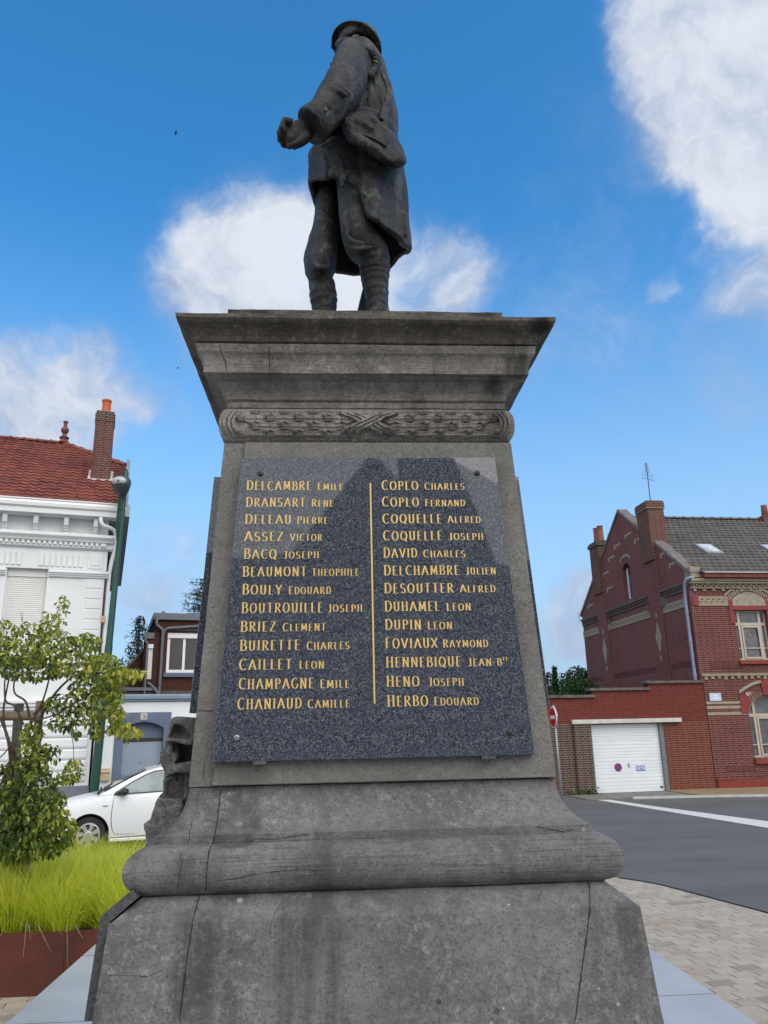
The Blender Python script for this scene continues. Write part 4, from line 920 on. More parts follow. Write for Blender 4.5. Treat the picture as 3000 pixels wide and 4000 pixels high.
def ridge_caps(name, m, parent, pts, r, step=.33):
    mb = MB(); P = [Vector(p) for p in pts]
    for a, b in zip(P[:-1], P[1:]):
        L = (b-a).length; d = (b-a)/L; k = max(1, int(L/step)); sd_ = d.cross(Vector((0, 0, 1))).normalized(); up = sd_.cross(d)
        for i in range(k):
            p, q = a+d*(i*L/k-.02), a+d*((i+1)*L/k+.02)
            def ringp(c, rr): return [c+sd_*math.cos(PI*j/8)*rr*1.25+up*(math.sin(PI*j/8)*rr) for j in range(9)]
            mb.rings([ringp(p, r*1.12), ringp(p+d*.06, r*1.12), ringp(p+d*.065, r*.95), ringp(q, r*.92)], closed=True)
    return mb.build(name, m, parent)
def pipe(name, m, parent, pts, r, n=10, rings=()):
    mb = MB(); P = cat_rom(pts, 6) if len(pts) > 2 else [np.array(p, float) for p in pts]; mb.tube([Vector(p) for p in P], r, n)
    for p in rings: mb.lathe([(r*1.02, -.03), (r*1.25, -.03), (r*1.25, .03), (r*1.02, .03)], p, n)
    return mb.build(name, m, parent, smooth=True, auto=45)
def slats(mb, u0, u1, z0, z1, y, pitch, d):
    n = int((z1-z0)/pitch); prof = [(y+.03, z0)]
    for i in range(n):
        z = z0+(z1-z0)*i/n; h = (z1-z0)/n; prof += [(y, z+.004), (y-d, z+h*.25), (y-d, z+h*.75), (y, z+h-.004)]
    prof.append((y+.03, z1)); mb.prism(prof, u0, u1, 'x')
def arch_fill(u0, u1, zs, za, zt, y0, y1, n=14):
    """spandrel closing a rectangular opening down to a segmental arch (spring zs, apex za, top zt)"""
    pts = [(u0, zt), (u0, zs)]
    for i in range(1, n): 
        f = i/n; pts.append((u0+(u1-u0)*f, zs+(za-zs)*(1-(2*f-1)**2)))
    pts += [(u1, zs), (u1, zt)]
    mb = MB(); m_ = len(pts)//1
    arc_ = pts[1:-1]; k = len(arc_); vs = []; fs = []
    for y in (y0, y1):
        for u, z in arc_: vs += [(u, y, z), (u, y, zt)]
    for i in range(k-1):
        a = 2*i; b = 2*k+2*i
        fs += [(a, a+2, a+3, a+1), (b, b+1, b+3, b+2), (a, b, b+2, a+2), (a+1, a+3, b+3, b+1)]
    return mb.add(vs, fs)

# ------------------------------------------------------------------ white house at the left
WH = thing('white_house', 'tall white rendered house with red tiled roof, roller shutter and ornate cornice', 'house', L0, LA)
WIN = [(-2.30, -1.36, 4.0, 6.17)]
wl = wallgrid(-13, 0, .93, 7.66, 0, .35, WIN+[(-6.2, -5.2, 4.0, 6.17), (-9.6, -8.6, 4.0, 6.17)]).build('wall', 'white_wall', WH)
mb = MB(); mb.box(-13, .02, -.04, .33, 0, .925); mb.build('plinth', 'grey_plinth', WH)
wallgrid(-13, .0, .925, 7.4, 9.6, 9.95).build('back_wall', 'white_wall', WH)
mb = MB(); mb.prism([(.352, .0), (.352, 7.7), (.6, 8.3), (2.75, 9.9), (6.4, 9.9), (9.6, 7.7), (9.6, 0)], -.30, .0, 'x'); mb.build('side_wall', 'brick', WH)
# rusticated lower storey
mb = MB()
for i in range(5):
    z = 1.02+.258*i
    mb.prism([(-.0, z), (-.035, z+.012), (-.05, z+.05), (-.05, z+.205), (-.03, z+.235), (.0, z+.24)], -13, -.10, 'x')
mb.build('rusticated_bands', 'white_wall', WH)
mb = MB()
for z0, z1, d in ((2.36, 2.46, .05), (2.70, 2.78, .06), (2.78, 2.86, .11), (2.86, 2.93, .14), (3.60, 3.68, .05), (3.80, 3.88, .06)): mb.box(-13.01, .03, -d, -.001, z0, z1)
mb.build('string_course', 'white_wall', WH, bevel=.012)
# corner quoins, frieze, cornices
for i in range(8):
    z = 5.72-.262*i; mb = MB(); mb.box(-.42, -.035, -.03, -.001, z, z+.225); mb.build('quoin', 'white_wall', WH, bevel=.01)
mb = MB(); mb.box(-.50, .0, -.016, -.0005, 3.9, 5.98); mb.build('corner_strip', 'white_wall', WH)
mb = MB()
for i in range(7): mb.box(-1.34, -.51, -.0015, .01, 5.72-.262*i, 5.728-.262*i)
mb.build('joint_lines', 'shutter', WH)
def mould(name, rows, ua, ub, m='white_wall'):
    prof = [(.0, rows[0][0])]
    for z, d in rows: prof.append((-d, z))
    prof.append((.0, rows[-1][0])); mb = MB(); mb.prism(prof, ua, ub, 'x'); return mb.build(name, m, WH)
imp = [(5.97, .03), (5.99, .06), (6.02, .06), (6.03, .09), (6.07, .10), (6.08, .13), (6.12, .13), (6.13, .11), (6.15, .10)]
mould('impost_moulding', imp, -1.335, .09); mould('impost_moulding', imp, -5.19, -2.325)
mb = MB(); mb.box(-13, .03, -.03, -.001, 6.175, 6.70); mb.build('frieze', 'white_wall', WH)
for c0, c1 in ((-1.60, -.52), (-3.3, -1.98), (-5.1, -3.6)):
    n = int(round((c1-c0)/.128))
    for i in range(n):
        a = c0+(c1-c0)*(i+.13)/n; b = c0+(c1-c0)*(i+.78)/n; r = (b-a)/2
        mb = MB(); mb.prism([(a, 6.25), (b, 6.25), (b, 6.56)]+[((a+b)/2+r*math.cos(t), 6.56+r*.8*math.sin(t)) for t in np.linspace(.3, PI-.3, 6)]+[(a, 6.56)], -.062, -.029, 'y'); mb.build('flute', 'white_wall', WH)
mb = MB(); mb.prism([(-.44, 6.22), (-.06, 6.22), (-.06, 6.66), (-.44, 6.66)], -.05, -.029, 'y'); o = mb.build('corner_panel', 'white_wall', WH, bevel=.012)
mb = MB(); mb.box(-.36, -.14, -.066, -.049, 6.30, 6.58); mb.build('inner_panel', 'white_wall', o, bevel=.012)
mould('cornice', [(6.70, .05), (6.735, .09), (6.74, .12), (6.88, .13), (6.885, .20), (6.93, .22), (6.98, .27), (7.0, .29), (7.05, .29), (7.08, .25)], -13, .17)
wallgrid(-12.9, -.02, 6.79, 6.88, -.178, -.12, [(-12.9+.125*i+.062, -12.9+.125*(i+1), 6.7, 6.866) for i in range(102)]).build('dentils', 'white_wall', WH)
for i in range(18):
    u = -.31-.715*i; mb = MB()
    mb.prism([(-.001, 7.085), (-.10, 7.085), (-.11, 7.16), (-.16, 7.17), (-.16, 7.21), (-.20, 7.225), (-.20, 7.27), (-.27, 7.285), (-.30, 7.40), (-.30, 7.52), (-.001, 7.52)], u-.055, u+.055, 'x'); mb.build('bracket', 'white_wall', WH, bevel=.006)
mb = MB(); mb.box(-13, .38, -.42, -.02, 7.525, 7.66); mb.build('fascia', 'white_wall', WH, bevel=.01)
mb = MB(); mb.prism([(-.40, 7.662), (-.47, 7.70), (-.49, 7.78), (-.47, 7.84), (-.50, 7.86), (-.50, 7.885), (-.43, 7.885), (-.36, 7.80), (-.30, 7.67)], -13, .40, 'x'); mb.build('gutter', 'white_pvc', WH)
mb = MB(); mb.box(.002, .36, -.02, 9.9, 7.53, 7.64); mb.box(.36, .50, -.45, 9.9, 7.56, 7.90); mb.build('side_eave', 'zinc', WH, bevel=.01)
pipe('downpipe', 'white_pvc', WH, [(-.20, -.36, 7.56), (-.19, -.36, 7.42), (-.12, -.33, 7.32), (.05, -.26, 7.28), (.16, -.18, 7.22), (.20, -.10, 7.08), (.21, -.08, 6.8), (.12, .06, 6.3), (.10, .12, 5.5), (.10, .12, 1.0)], .05)
def pane_shutter(parent, u0, u1, z0, z1, y):
    f = MB(); wallgrid(u0, u1, z0, z1, y, y+.06, [(u0+.05, u1-.05, z0+.05, z1-.05)], f); fo = f.build('window', 'white_pvc', parent)
    g = MB(); g.box(u0+.049, u1-.049, y+.10, y+.11, z0, z1); g.build('pane', 'glass', fo)
    s_ = MB(); slats(s_, u0+.04, u1-.04, z0+.05, z1-.19, y-.012, .052, .012); s_.build('roller_shutter', 'shutter', fo)
    b = MB(); b.box(u0+.01, u1-.01, y-.05, y+.04, z1-.19, z1-.003); b.build('shutter_box', 'shutter', fo)
for u0, u1, z0, z1 in ((-2.30, -1.36, 4.0, 6.17), (-6.2, -5.2, 4.0, 6.17), (-9.6, -8.6, 4.0, 6.17)): pane_shutter(WH, u0, u1, z0, z1, .16)
mb = MB(); mb.box(-2.45, -1.25, -.16, .15, 3.89, 3.995); mb.build('sill', 'grey_plinth', WH, bevel=.01)
# roof: half hipped towards the lane
hipu = lambda s: .33 if s < .66 else .33-(s-.66)/.34*1.95
rf = tiles('roof', 'redtile', WH, -13, .33, (-.44, 7.86), (4.5, 11.17), 21, .235, .032, .042, hipu, 0.0, 7)
mb = MB(); mb.add([(-13, 4.5, 11.16), (-1.62, 4.5, 11.16), (.33, 6.3, 9.95), (.33, 10.2, 7.4), (-13, 10.2, 7.4), (.33, 2.82, 10.02)], [(0, 1, 2, 3, 4), (1, 5, 2)]); mb.build('rear_slope', 'redtile', rf)
ridge_caps('ridge_tiles', 'redtile', rf, [(-13, 4.5, 11.17), (-1.62, 4.5, 11.17), (.33, 2.82, 10.05)], .10, .38)
mb = MB(); mb.prism([(-.45, 7.83), (2.82, 10.02), (2.82, 10.22), (2.4, 10.12), (-.45, 8.15)], .34, .44, 'x'); mb.build('verge_flashing', 'zinc', rf)
mb = MB(); mb.lathe([(.17, 0), (.20, .03), (.13, .10), (.11, .17), (.15, .20), (.15, .23), (.075, .27), (.06, .36), (.10, .40), (.125, .47), (.115, .53), (.07, .58), (.05, .66), (.055, .72), (.075, .74), (.07, .79), (.03, .80)], (-1.62, 4.5, 11.17), 18); mb.build('finial', 'finial', rf, smooth=True, auto=50)
mb = MB(); mb.box(-.60, -.09, 1.3, 1.95, 8.6, 11.0); ch = lump(mb.build('chimney', 'brick_chim', WH), .006, 31)
mb = MB(); mb.box(-.62, -.07, 1.28, 1.97, 10.85, 11.10); mb.box(-.59, -.10, 1.31, 1.94, 11.10, 11.18); mb.build('chimney_cap', 'brick_old', ch, bevel=.02)
mb = MB(); mb.lathe([(.17, 0), (.165, .03), (.125, .12), (.118, .36), (.135, .375), (.14, .42), (.125, .44), (.11, .43), (.10, .1)], (-.34, 1.55, 11.17), 20); mb.build('chimney_pot', 'pot', ch, smooth=True, auto=45)
mb = MB(); mb.prism([(1.24, 8.92), (1.24, 9.07), (2.0, 9.58), (2.0, 9.42)], -.68, -.60, 'x'); mb.prism([(1.24, 8.92), (1.24, 9.07), (2.0, 9.58), (2.0, 9.42)], -.09, -.01, 'x'); mb.box(-.68, -.01, 1.2, 1.3, 8.86, 9.06); mb.build('chimney_flashing', 'lintel', ch, bevel=.02)
mb = MB(); mb.prism([(.012, 3.1), (.012, 6.1), (.085, 6.0), (.07, 5.1), (.10, 4.2), (.06, 3.1)], .001, .02, 'x'); mb.build('bare_brick_strip', 'brick_chim', WH)
mb = MB(); mb.box(-.02, .10, -.03, .05, 4.85, 5.02); mb.build('cable_box', 'beige_box', WH, bevel=.01)

# ------------------------------------------------------------------ low white outbuilding with the blue door
OB = thing('low_annexe', 'low white flat-roofed annexe with blue grey arched doorway and cornice', 'annexe', LL(.06, .0), LA)
DO = (.67, 1.66, 0, 2.42)
wallgrid(.0, 8.0, .0, 2.87, .0, .3, [DO]).build('wall', 'white_wall', OB)
mb = MB(); mb.box(.31, 8.0, .31, 3.4, 2.6, 2.75); mb.build('flat_roof', 'zinc', OB)
mb = MB(); prof = [(.3, 2.872), (-.02, 2.872), (-.05, 2.90), (-.05, 2.93), (-.12, 2.95), (-.14, 3.02), (-.14, 3.06), (.3, 3.08)]; mb.prism(prof, -.03, 8.02, 'x'); mb.build('cornice', 'blue_cornice', OB)
mb = wallgrid(.46, 1.80, 0, 2.62, -.025, .0, [(.67, 1.63, -1, 2.42)]); o = mb.build('door_surround', 'blue_trim', OB)
arch_fill(.672, 1.628, 2.24, 2.39, 2.421, -.022, .18).build('door_arch', 'blue_trim', o)
mb = MB(); mb.box(.665, 1.635, .20, .26, 2.0, 2.42); dr = MB(); dr.box(.675, 1.625, .18, .24, .14, 1.91)
d0 = dr.build('door', 'door_grey', OB, bevel=.004); mb.build('transom_panel', 'blue_trim', d0)
mb = MB(); mb.box(.668, 1.632, .15, .24, 1.93, 1.995); mb.build('transom_bar', 'black_plastic', d0)
mb = MB(); mb.box(.69, .745, .15, .179, .98, 1.14); mb.tube([(.72, .15, 1.08), (.72, .11, 1.08), (.82, .11, 1.08)], .012, 8); mb.build('handle', 'bolt_light', d0)
mb = MB(); mb.lathe([(.012, 0), (.012, .02), (.008, .025)], (1.13, .18, 1.42), 10, Matrix.Rotation(math.radians(90), 3, 'X')); mb.build('peephole', 'bolt', d0)
mb = MB(); mb.box(1.05, 1.21, -.045, -.026, 2.44, 2.60); o = mb.build('number_tile', 'lintel', OB, bevel=.004)
mb = MB()
for a, b, c, d in ((1.095, 1.135, 2.555, 2.565), (1.13, 1.14, 2.50, 2.58), (1.10, 1.17, 2.492, 2.502), (1.16, 1.175, 2.50, 2.545), (1.08, 1.115, 2.465, 2.475), (1.14, 1.18, 2.468, 2.478)): mb.box(a, b, -.048, -.0445, c, d)
mb.build('worn_digit_marks', 'black_plastic', o)
mb = MB(); mb.box(.20, .42, -.10, -.001, 1.02, 1.31); lb = mb.build('letterbox', 'beige_box', OB, bevel=.012)
mb = MB(); mb.box(.27, .37, -.108, -.099, 1.14, 1.17); mb.build('name_slot', 'lintel', lb); mb = MB(); mb.prism([(-.101, 1.22), (-.125, 1.21), (-.125, 1.235), (-.101, 1.265)], .205, .415, 'x'); mb.build('flap', 'beige_box', lb)

# ------------------------------------------------------------------ brown brick back building
BB = thing('brick_outhouse', 'small flat-roofed brown brick building behind the white annexe, with a white window', 'building', LL(0, 5.0), LA)
wallgrid(1.58, 8, 0, 5.62, 0, .3, [(2.0, 3.05, 3.96, 5.24)]).build('wall', 'brick_brown', BB)
wallgrid(1.58, 8, 0, 5.6, 4.0, 4.3).build('back_wall', 'brick_brown', BB)
mb = MB(); mb.box(1.58, 1.88, .3, 4.0, 0, 5.6); mb.build('side_wall', 'brick_brown', BB)
mb = MB(); mb.box(1.52, 8.1, -.10, 4.4, 5.64, 5.86); mb.build('roof_fascia', 'grey_steel', BB, bevel=.01)
mb = MB(); mb.box(1.98, 8.0, -.03, .0, 5.30, 5.44); mb.build('lintel', 'cap_stone', BB)
wn = wallgrid(2.0, 3.05, 3.96, 5.24, .08, .14, [(2.09, 2.50, 4.06, 5.06), (2.58, 2.98, 4.06, 5.06)]).build('window', 'white_pvc', BB)
mb = MB(); mb.box(2.01, 3.04, .12, .13, 3.97, 5.23); mb.build('pane', 'glass', wn); mb = MB(); mb.box(2.0, 3.05, .03, .08, 5.07, 5.24); mb.build('shutter_box', 'white_pvc', wn)
mb = MB(); mb.box(1.92, 3.15, -.10, .09, 3.82, 3.955); mb.build('sill', 'blue_trim', BB, bevel=.01)
mb = MB(); mb.box(.2, 8, -.02, .02, 3.1, 3.40); mb.build('render_base', 'cap_stone', BB)
pipe('downpipe', 'grey_steel', BB, [(1.62, -.12, 5.72), (1.62, -.12, 5.5), (1.68, -.1, 5.42), (1.80, -.09, 5.32), (1.83, -.08, 5.2), (1.83, -.08, 4.2), (1.82, -.08, 3.2)], .05, rings=[(1.83, -.08, 5.02), (1.83, -.08, 3.6)])
pipe('downpipe', 'grey_steel', BB, [(1.84, -.08, 5.12), (1.95, -.09, 5.34), (2.4, -.09, 5.40), (3.4, -.09, 5.5)], .045)
mb = MB(); mb.lathe([(.10, 0), (.10, .16), (.06, .17), (.06, .22), (.02, .24)], (1.9, 1.2, 5.86), 12); mb.build('roof_vent', 'grey_steel', BB)
# lower gabled wing to its left
mb = MB(); mb.prism([(-.6, 0), (1.575, 0), (1.575, 5.0), (.55, 3.75), (-.6, 3.4)], .35, .65, 'y'); mb.build('gable_wing', 'brick_brown', BB)
mb = MB(); mb.prism([(-.7, 3.36), (.54, 3.74), (1.575, 5.0), (1.575, 5.09), (.50, 3.83), (-.7, 3.45)], .28, .72, 'y'); mb.build('sloped_coping', 'cap_stone', BB)
mb = MB(); mb.box(1.28, 1.575, .0, .3, 0, 5.03); o = mb.build('side_bay', 'brick_brown', BB); mb = MB(); mb.box(1.25, 1.577, -.05, .33, 5.03, 5.22); mb.build('bay_fascia', 'grey_steel', o)
mb = MB(); slats(mb, 1.43, 1.56, 3.75, 4.72, -.02, .05, .01); o = mb.build('window', 'shutter', BB); mb = MB(); mb.box(1.41, 1.57, -.08, -.001, 4.72, 4.85); mb.build('shutter_box', 'white_pvc', o)
pipe('downpipe', 'grey_steel', BB, [(1.30, -.07, 5.1), (1.31, -.07, 4.95), (1.37, -.07, 4.88), (1.38, -.07, 4.7), (1.38, -.07, 3.3)], .042)
pipe('downpipe', 'grey_steel', BB, [(1.45, -.1, 3.62), (1.55, -.1, 3.58), (1.80, -.1, 3.28), (1.82, -.1, 3.1)], .05)
mb = MB(); mb.box(-.6, 1.75, -.12, -.0, 3.40, 3.50); mb.build('gutter', 'grey_steel', BB)

# ------------------------------------------------------------------ red brick house at the right
RH = thing('brick_house', 'dark red brick house with stepped cream brickwork, grey tiled roof and gable chimneys', 'house', H0, ha)
W1 = (1.44, 2.64, 4.08, 5.76); W2 = (1.45, 3.05, .94, 3.02)
wallgrid(0, 9, .0, 6.9, 0, .3, [W1, W2, (4.9, 6.1, 4.08, 5.76), (4.7, 6.3, .94, 3.02)]).build('wall', 'brick', RH)
# gable with its window opening
mb = MB(); x0, x1 = .0, .3
gz = lambda v: 7.03+(v/4.93)*(10.62-7.03) if v < 4.93 else 7.03+((9.86-v)/4.93)*(10.62-7.03)
for pol in ([(.301, 0), (4.44, 0), (4.44, gz(4.44)), (.301, gz(.301))], [(5.16, 0), (9.86, 0), (9.86, 7.03), (5.16, gz(5.16))], [(4.4401, 0), (5.1599, 0), (5.1599, 6.93), (4.4401, 6.93)], [(4.4401, 8.42), (5.1599, 8.42), (5.1599, gz(5.16)), (4.93, 10.62), (4.4401, gz(4.44))]):
    mb.prism(pol, x0, x1, 'x')
gw = mb.build('gable_wall', 'brick_gable', RH)
wallgrid(0.3, 9, 0, 6.9, 9.56, 9.86).build('back_wall', 'brick', RH)
for v0, v1, zt in ((2.10, 3.05, 8.7), (7.05, 7.95, 8.6)):
    mb = MB(); mb.box(-.065, -.001, v0, v1, 0, zt); mb.build('pilaster', 'brick_gable', RH)
mb = MB(); mb.box(-.065, -.001, -.0, .30, 3.3, 6.5); mb.build('corner_pilaster', 'brick_gable', RH)
cb = []
for v0, v1 in ((3.06, 7.04), (.31, 2.09), (7.96, 9.86)):
    mb = MB(); mb.box(-.03, -.001, v0, v1, 5.95, 6.24); mb.build('cream_band', 'cream', RH)
    mb = MB()
    k = int((v1-v0)/.15)
    for i in range(k):
        for r_ in range(2): 
            c = v0+(v1-v0)*(i+.3+.5*r_)/k
            if c+.05 < v1: mb.box(-.0325, -.029, c-.03, c+.03, 6.04+.075*r_, 6.09+.075*r_)
    mb.build('band_inset', 'brick_gable', RH)
    mb = MB(); mb.box(-.10, -.001, v0, v1, 6.72, 6.80); mb.build('corbel_course', 'cap_stone', RH)
    mb = MB()
    for i in range(int((v1-v0)/.11)): mb.box(-.075, -.001, v0+.11*i+.01, v0+.11*i+.065, 6.58+.03*(i % 2), 6.715)
    mb.box(-.045, -.001, v0, v1, 6.50, 6.57); mb.build('corbels', 'brick_old', RH)
    mb = MB(); mb.box(-.004, -.0005, v0+.1, v1-.1, 3.92, 4.14); mb.build('soldier_course', 'brick_soldier', RH)
for vc in (7.50, 2.57):
    mb = MB(); pts = []
    for i in range(10):
        h = .06+.27*(1-abs(i-4.5)/4.5)*.9; z = 4.62+.105*i; mb.box(-.077, -.064, vc-h*.8, vc+h*.8, z, z+.1048)
    mb.build('cream_lozenge', 'cream', RH)
    for z in (4.30, 5.86): mb = MB(); mb.box(-.077, -.064, vc-.07, vc+.07, z, z+.18); mb.build('cream_block', 'cream', RH)
for v0, v1 in ((1.72, 2.098), (3.055, 3.42), (6.70, 7.045), (7.955, 8.25)):
    mb = MB(); m_ = (v0+v1)/2; mb.add([(-.10, v0 if v0 > 3 and v0 < 7 or v0 > 7.9 else v1, 6.20), (-.001, v0, 6.20), (-.001, v1, 6.20), (-.001, m_, 6.62), (-.10, v0 if v0 > 3 and v0 < 7 or v0 > 7.9 else v1, 6.5)], [(0, 1, 2), (0, 4, 1), (1, 4, 3), (3, 4, 2), (2, 4, 0)]); mb.build('offset_stone', 'cap_stone', RH)
for v, z in ((4.3, 9.55), (5.4, 9.35), (3.5, 9.15), (6.1, 8.98), (6.8, 8.45), (1.55, 8.15), (1.0, 7.65), (6.55, 7.75), (8.8, 7.35)):
    mb = MB(); mb.prism([(v-.34, z), (v+.30, z), (v+.30, z-.19), (v+.18, z-.19), (v+.18, z-.09), (v-.34, z-.09)], -.012, -.0005, 'x'); mb.build('cream_step', 'cream', RH)
arch = arch_fill(4.441, 5.159, 8.20, 8.41, 8.421, .001, .299); arch.v = [(y, x, z) for x, y, z in arch.v]; arch.build('window_head', 'brick_gable', RH)
mb = MB(); pp = [(4.33+.94*i/10, 8.52+.17*(1-(i/5-1)**2)) for i in range(11)]; mb.prism(pp+[(u, z+.09) for u, z in pp[::-1]], -.012, -.0005, 'x'); mb.build('cream_arch', 'cream_plain', RH)
mb = MB(); wf = wallgrid(4.441, 5.159, 6.94, 8.43, .18, .24, [(4.50, 5.10, 7.0, 8.37)]); wf.v = [(y, x, z) for x, y, z in wf.v]; wf.f = [f[::-1] for f in wf.f]; wo = wf.build('window', 'white_pvc', RH); mb.box(.215, .225, 4.445, 5.155, 6.945, 8.42); mb.build('pane', 'glass_blue', wo)
# gable copings
mb = MB()
for pol in ([(-.12, 6.95), (.0, 7.03), (4.93, 10.62), (4.93, 10.74), (-.02, 7.16), (-.16, 7.05)], [(9.98, 6.95), (9.86, 7.03), (4.931, 10.62), (4.931, 10.74), (9.88, 7.16), (10.02, 7.05)]): mb.prism(pol, -.05, .37, 'x')
lump(mb.build('coping', 'coping_light', RH), .018, 41)
mb = MB(); mb.box(-.02, .34, -.14, .28, 6.88, 7.25); mb.build('kneeler', 'cream', RH)
# chimneys
mb = MB(); mb.box(-.15, .50, 2.13, 3.06, 8.0, 10.12); c1 = lump(mb.build('chimney', 'brick_chim', RH), .008, 43)
mb = MB(); mb.box(-.19, .54, 2.09, 3.10, 10.02, 10.24); mb.box(-.17, .52, 2.11, 3.08, 10.24, 10.30); mb.build('chimney_cap', 'brick_chim', c1, bevel=.015); mb = MB(); mb.box(-.195, .545, 2.085, 3.105, 9.985, 10.015); mb.build('pale_band', 'cream_plain', c1)
mb = MB(); mb.tube([(.26, 2.6, 10.28), (.27, 2.6, 11.55)], .018, 8); mb.tube([(.27, 2.6, 11.42), (.26, 2.6, 12.0)], .014, 6)
for i in range(9): w_ = .19-.008*i; mb.tube([(.265-w_*.8, 2.6-w_*.5, 11.55+.05*i), (.265+w_*.8, 2.6+w_*.5, 11.56+.05*i)], .007, 5)
for a in (-1, 1): mb.tube([(.265, 2.6, 11.48), (.265+a*.26, 2.6+a*.12, 11.44), (.265+a*.28, 2.6+a*.13, 11.56)], .008, 5); mb.tube([(.265, 2.6, 11.34), (.265+a*.27, 2.6+a*.12, 11.30)], .008, 5)
for k in range(5): mb.tube([(.265-.27+.135*k, 2.6-.1+.05*k, 11.24), (.265-.27+.135*k, 2.6-.1+.05*k, 11.38)], .004, 4)
mb.build('aerial', 'bolt', c1)
mb = MB(); mb.box(-.15, .45, 7.05, 7.95, 7.6, 9.72); c2 = lump(mb.build('chimney', 'brick_chim', RH), .008, 47)
mb = MB(); mb.box(-.22, .52, 6.98, 8.02, 9.70, 9.86); mb.box(-.17, .47, 7.03, 7.97, 9.86, 9.93); mb.build('chimney_cap', 'brick_old', c2, bevel=.02)
for v in (7.28, 7.70): mb = MB(); mb.lathe([(.145, 0), (.13, .4), (.125, .66), (.14, .68), (.14, .72), (.10, .70), (.09, .1)], (.15, v, 9.92), 16); mb.build('chimney_pot', 'pot_dull', c2, smooth=True, auto=45)
mb = MB(); mb.box(6.3, 7.0, 4.6, 5.3, 9.8, 10.5); c3 = mb.build('chimney', 'brick_chim', RH); mb = MB(); mb.lathe([(.15, 0), (.12, .5), (.13, .55), (.10, .53)], (6.62, 4.93, 10.48), 14); mb.build('chimney_pot', 'pot_dull', c3, smooth=True)
# tiled roof
rf = tiles('roof', 'browntile', RH, .30, 9.2, (-.30, 6.98), (4.93, 10.36), 20, .245, .022, .036, None, .5, 6)
mb = MB(); mb.add([(.3, 4.93, 10.36), (9.2, 4.93, 10.36), (9.2, 10.2, 6.95), (.3, 10.2, 6.95)], [(0, 1, 2, 3)]); mb.build('rear_slope', 'browntile', rf)
ridge_caps('ridge_tiles', 'browntile', rf, [(.3, 4.93, 10.37), (9.2, 4.93, 10.37)], .10, .42)
sl = (10.36-6.98)/5.23
for u0, u1, v0, v1 in ((1.50, 2.16, 1.25, 2.05), (4.15, 4.8, 1.25, 2.05)):
    def rp(u, v, h): return (u, v-h*.54, 6.98+(v+.30)*sl+h*.84)
    mb = MB(); mb.rings([[rp(u0, v0, -.02), rp(u1, v0, -.02), rp(u1, v1, -.02), rp(u0, v1, -.02)], [rp(u0, v0, .10), rp(u1, v0, .10), rp(u1, v1, .10), rp(u0, v1, .10)]]); so = mb.build('skylight', 'zinc', RH, bevel=.01)
    mb = MB(); mb.rings([[rp(u0+.08, v0+.10, .09), rp(u1-.08, v0+.10, .09), rp(u1-.08, v1-.08, .09), rp(u0+.08, v1-.08, .09)], [rp(u0+.08, v0+.10, .106), rp(u1-.08, v0+.10, .106), rp(u1-.08, v1-.08, .106), rp(u0+.08, v1-.08, .106)]]); mb.build('pane', 'sky_glass', so)
# eaves and brick cornice
mb = MB(); mb.box(.35, 9.2, -.36, -.10, 6.84, 6.995); mb.build('gutter_board', 'sill_red', RH, bevel=.012)
mb = MB(); mb.box(.34, 9.2, -.42, -.34, 6.985, 7.03); mb.build('gutter', 'zinc', RH)
mb = MB()
for z0, z1, d in ((6.74, 6.835, .22), (6.66, 6.735, .17), (6.50, 6.545, .085)): mb.box(-.06, 9, -d, -.001, z0, z1)
for i in range(90): mb.box(.02+.1*i, .065+.1*i, -.14, -.001, 6.55+.05*(i % 2), 6.61+.045*(i % 2))
mb.box(0, 9, -.06, -.001, 6.548, 6.655)
mb.build('cornice', 'cream', RH)
mb = MB()
for i in range(26): mb.box(.06+.345*i, .16+.345*i, -.05, -.001, 6.42, 6.495)
mb.build('cornice_drops', 'cream_plain', RH)
mb = MB(); mb.box(.20, 1.27, -.022, -.001, 5.91, 6.24); mb.build('cream_band', 'cream', RH)
mb = MB()
for i in range(5):
    for r_ in range(2): mb.box(.30+.2*i-.08*r_, .39+.2*i-.08*r_, -.0245, -.021, 6.105-.085*r_, 6.15-.085*r_)
mb.build('band_inset', 'brick', RH)
for a, b, c, d in ((-.02, .195, 5.92, 6.24), (1.275, 1.437, 5.30, 6.24), (2.65, 2.85, 5.30, 6.24)):
    mb = MB(); mb.box(a, b, -.03, -.001, c, d); mb.build('red_block', 'red_paint', RH)
mb = MB(); mb.box(1.275, 2.85, -.045, -.0305, 5.765, 5.915); mb.build('red_lintel', 'red_paint', RH)
mb = MB(); uc, hw_ = 2.04, .72; pp = [(uc+hw_*(i/8-1), 6.03+.36*(1-(i/8-1)**2)) for i in range(17)]
mb.prism(pp+[(uc+hw_, 5.918), (uc-hw_, 5.918)], -.028, -.0005, 'y'); mb.build('tympanum', 'cream_plain', RH)
mb = MB()
for i in range(22):
    f0, f1 = (i+.2)/22, (i+.75)/22
    A_ = [(uc+(hw_+.02)*(2*f-1), 6.06+.36*(1-(2*f-1)**2)) for f in (f0, f1)]; B_ = [(uc+(hw_+.12)*(2*f-1), 6.19+.38*(1-(2*f-1)**2)) for f in (f0, f1)]
    mb.prism([A_[0], A_[1], B_[1], B_[0]], -.034 if i % 2 else -.03, -.0005, 'y')
mb.build('arch_bricks', 'cream_plain', RH)
mb = MB(); pp = [(uc+(hw_+.15)*(i/8-1), 6.22+.39*(1-(i/8-1)**2)) for i in range(17)]; mb.prism(pp+[(u, z+.08) for u, z in pp[::-1]], -.05, -.0005, 'y'); mb.build('hood_mould', 'cream_plain', RH)
mb = MB()
mb.box(-.03, 9, -.05, -.001, 3.56, 3.64); 
for i in range(38): mb.box(.05+.235*i, .16+.235*i, -.035, -.001, 3.44+.02*(i % 3), 3.555)
mb.build('string_course', 'cream', RH)
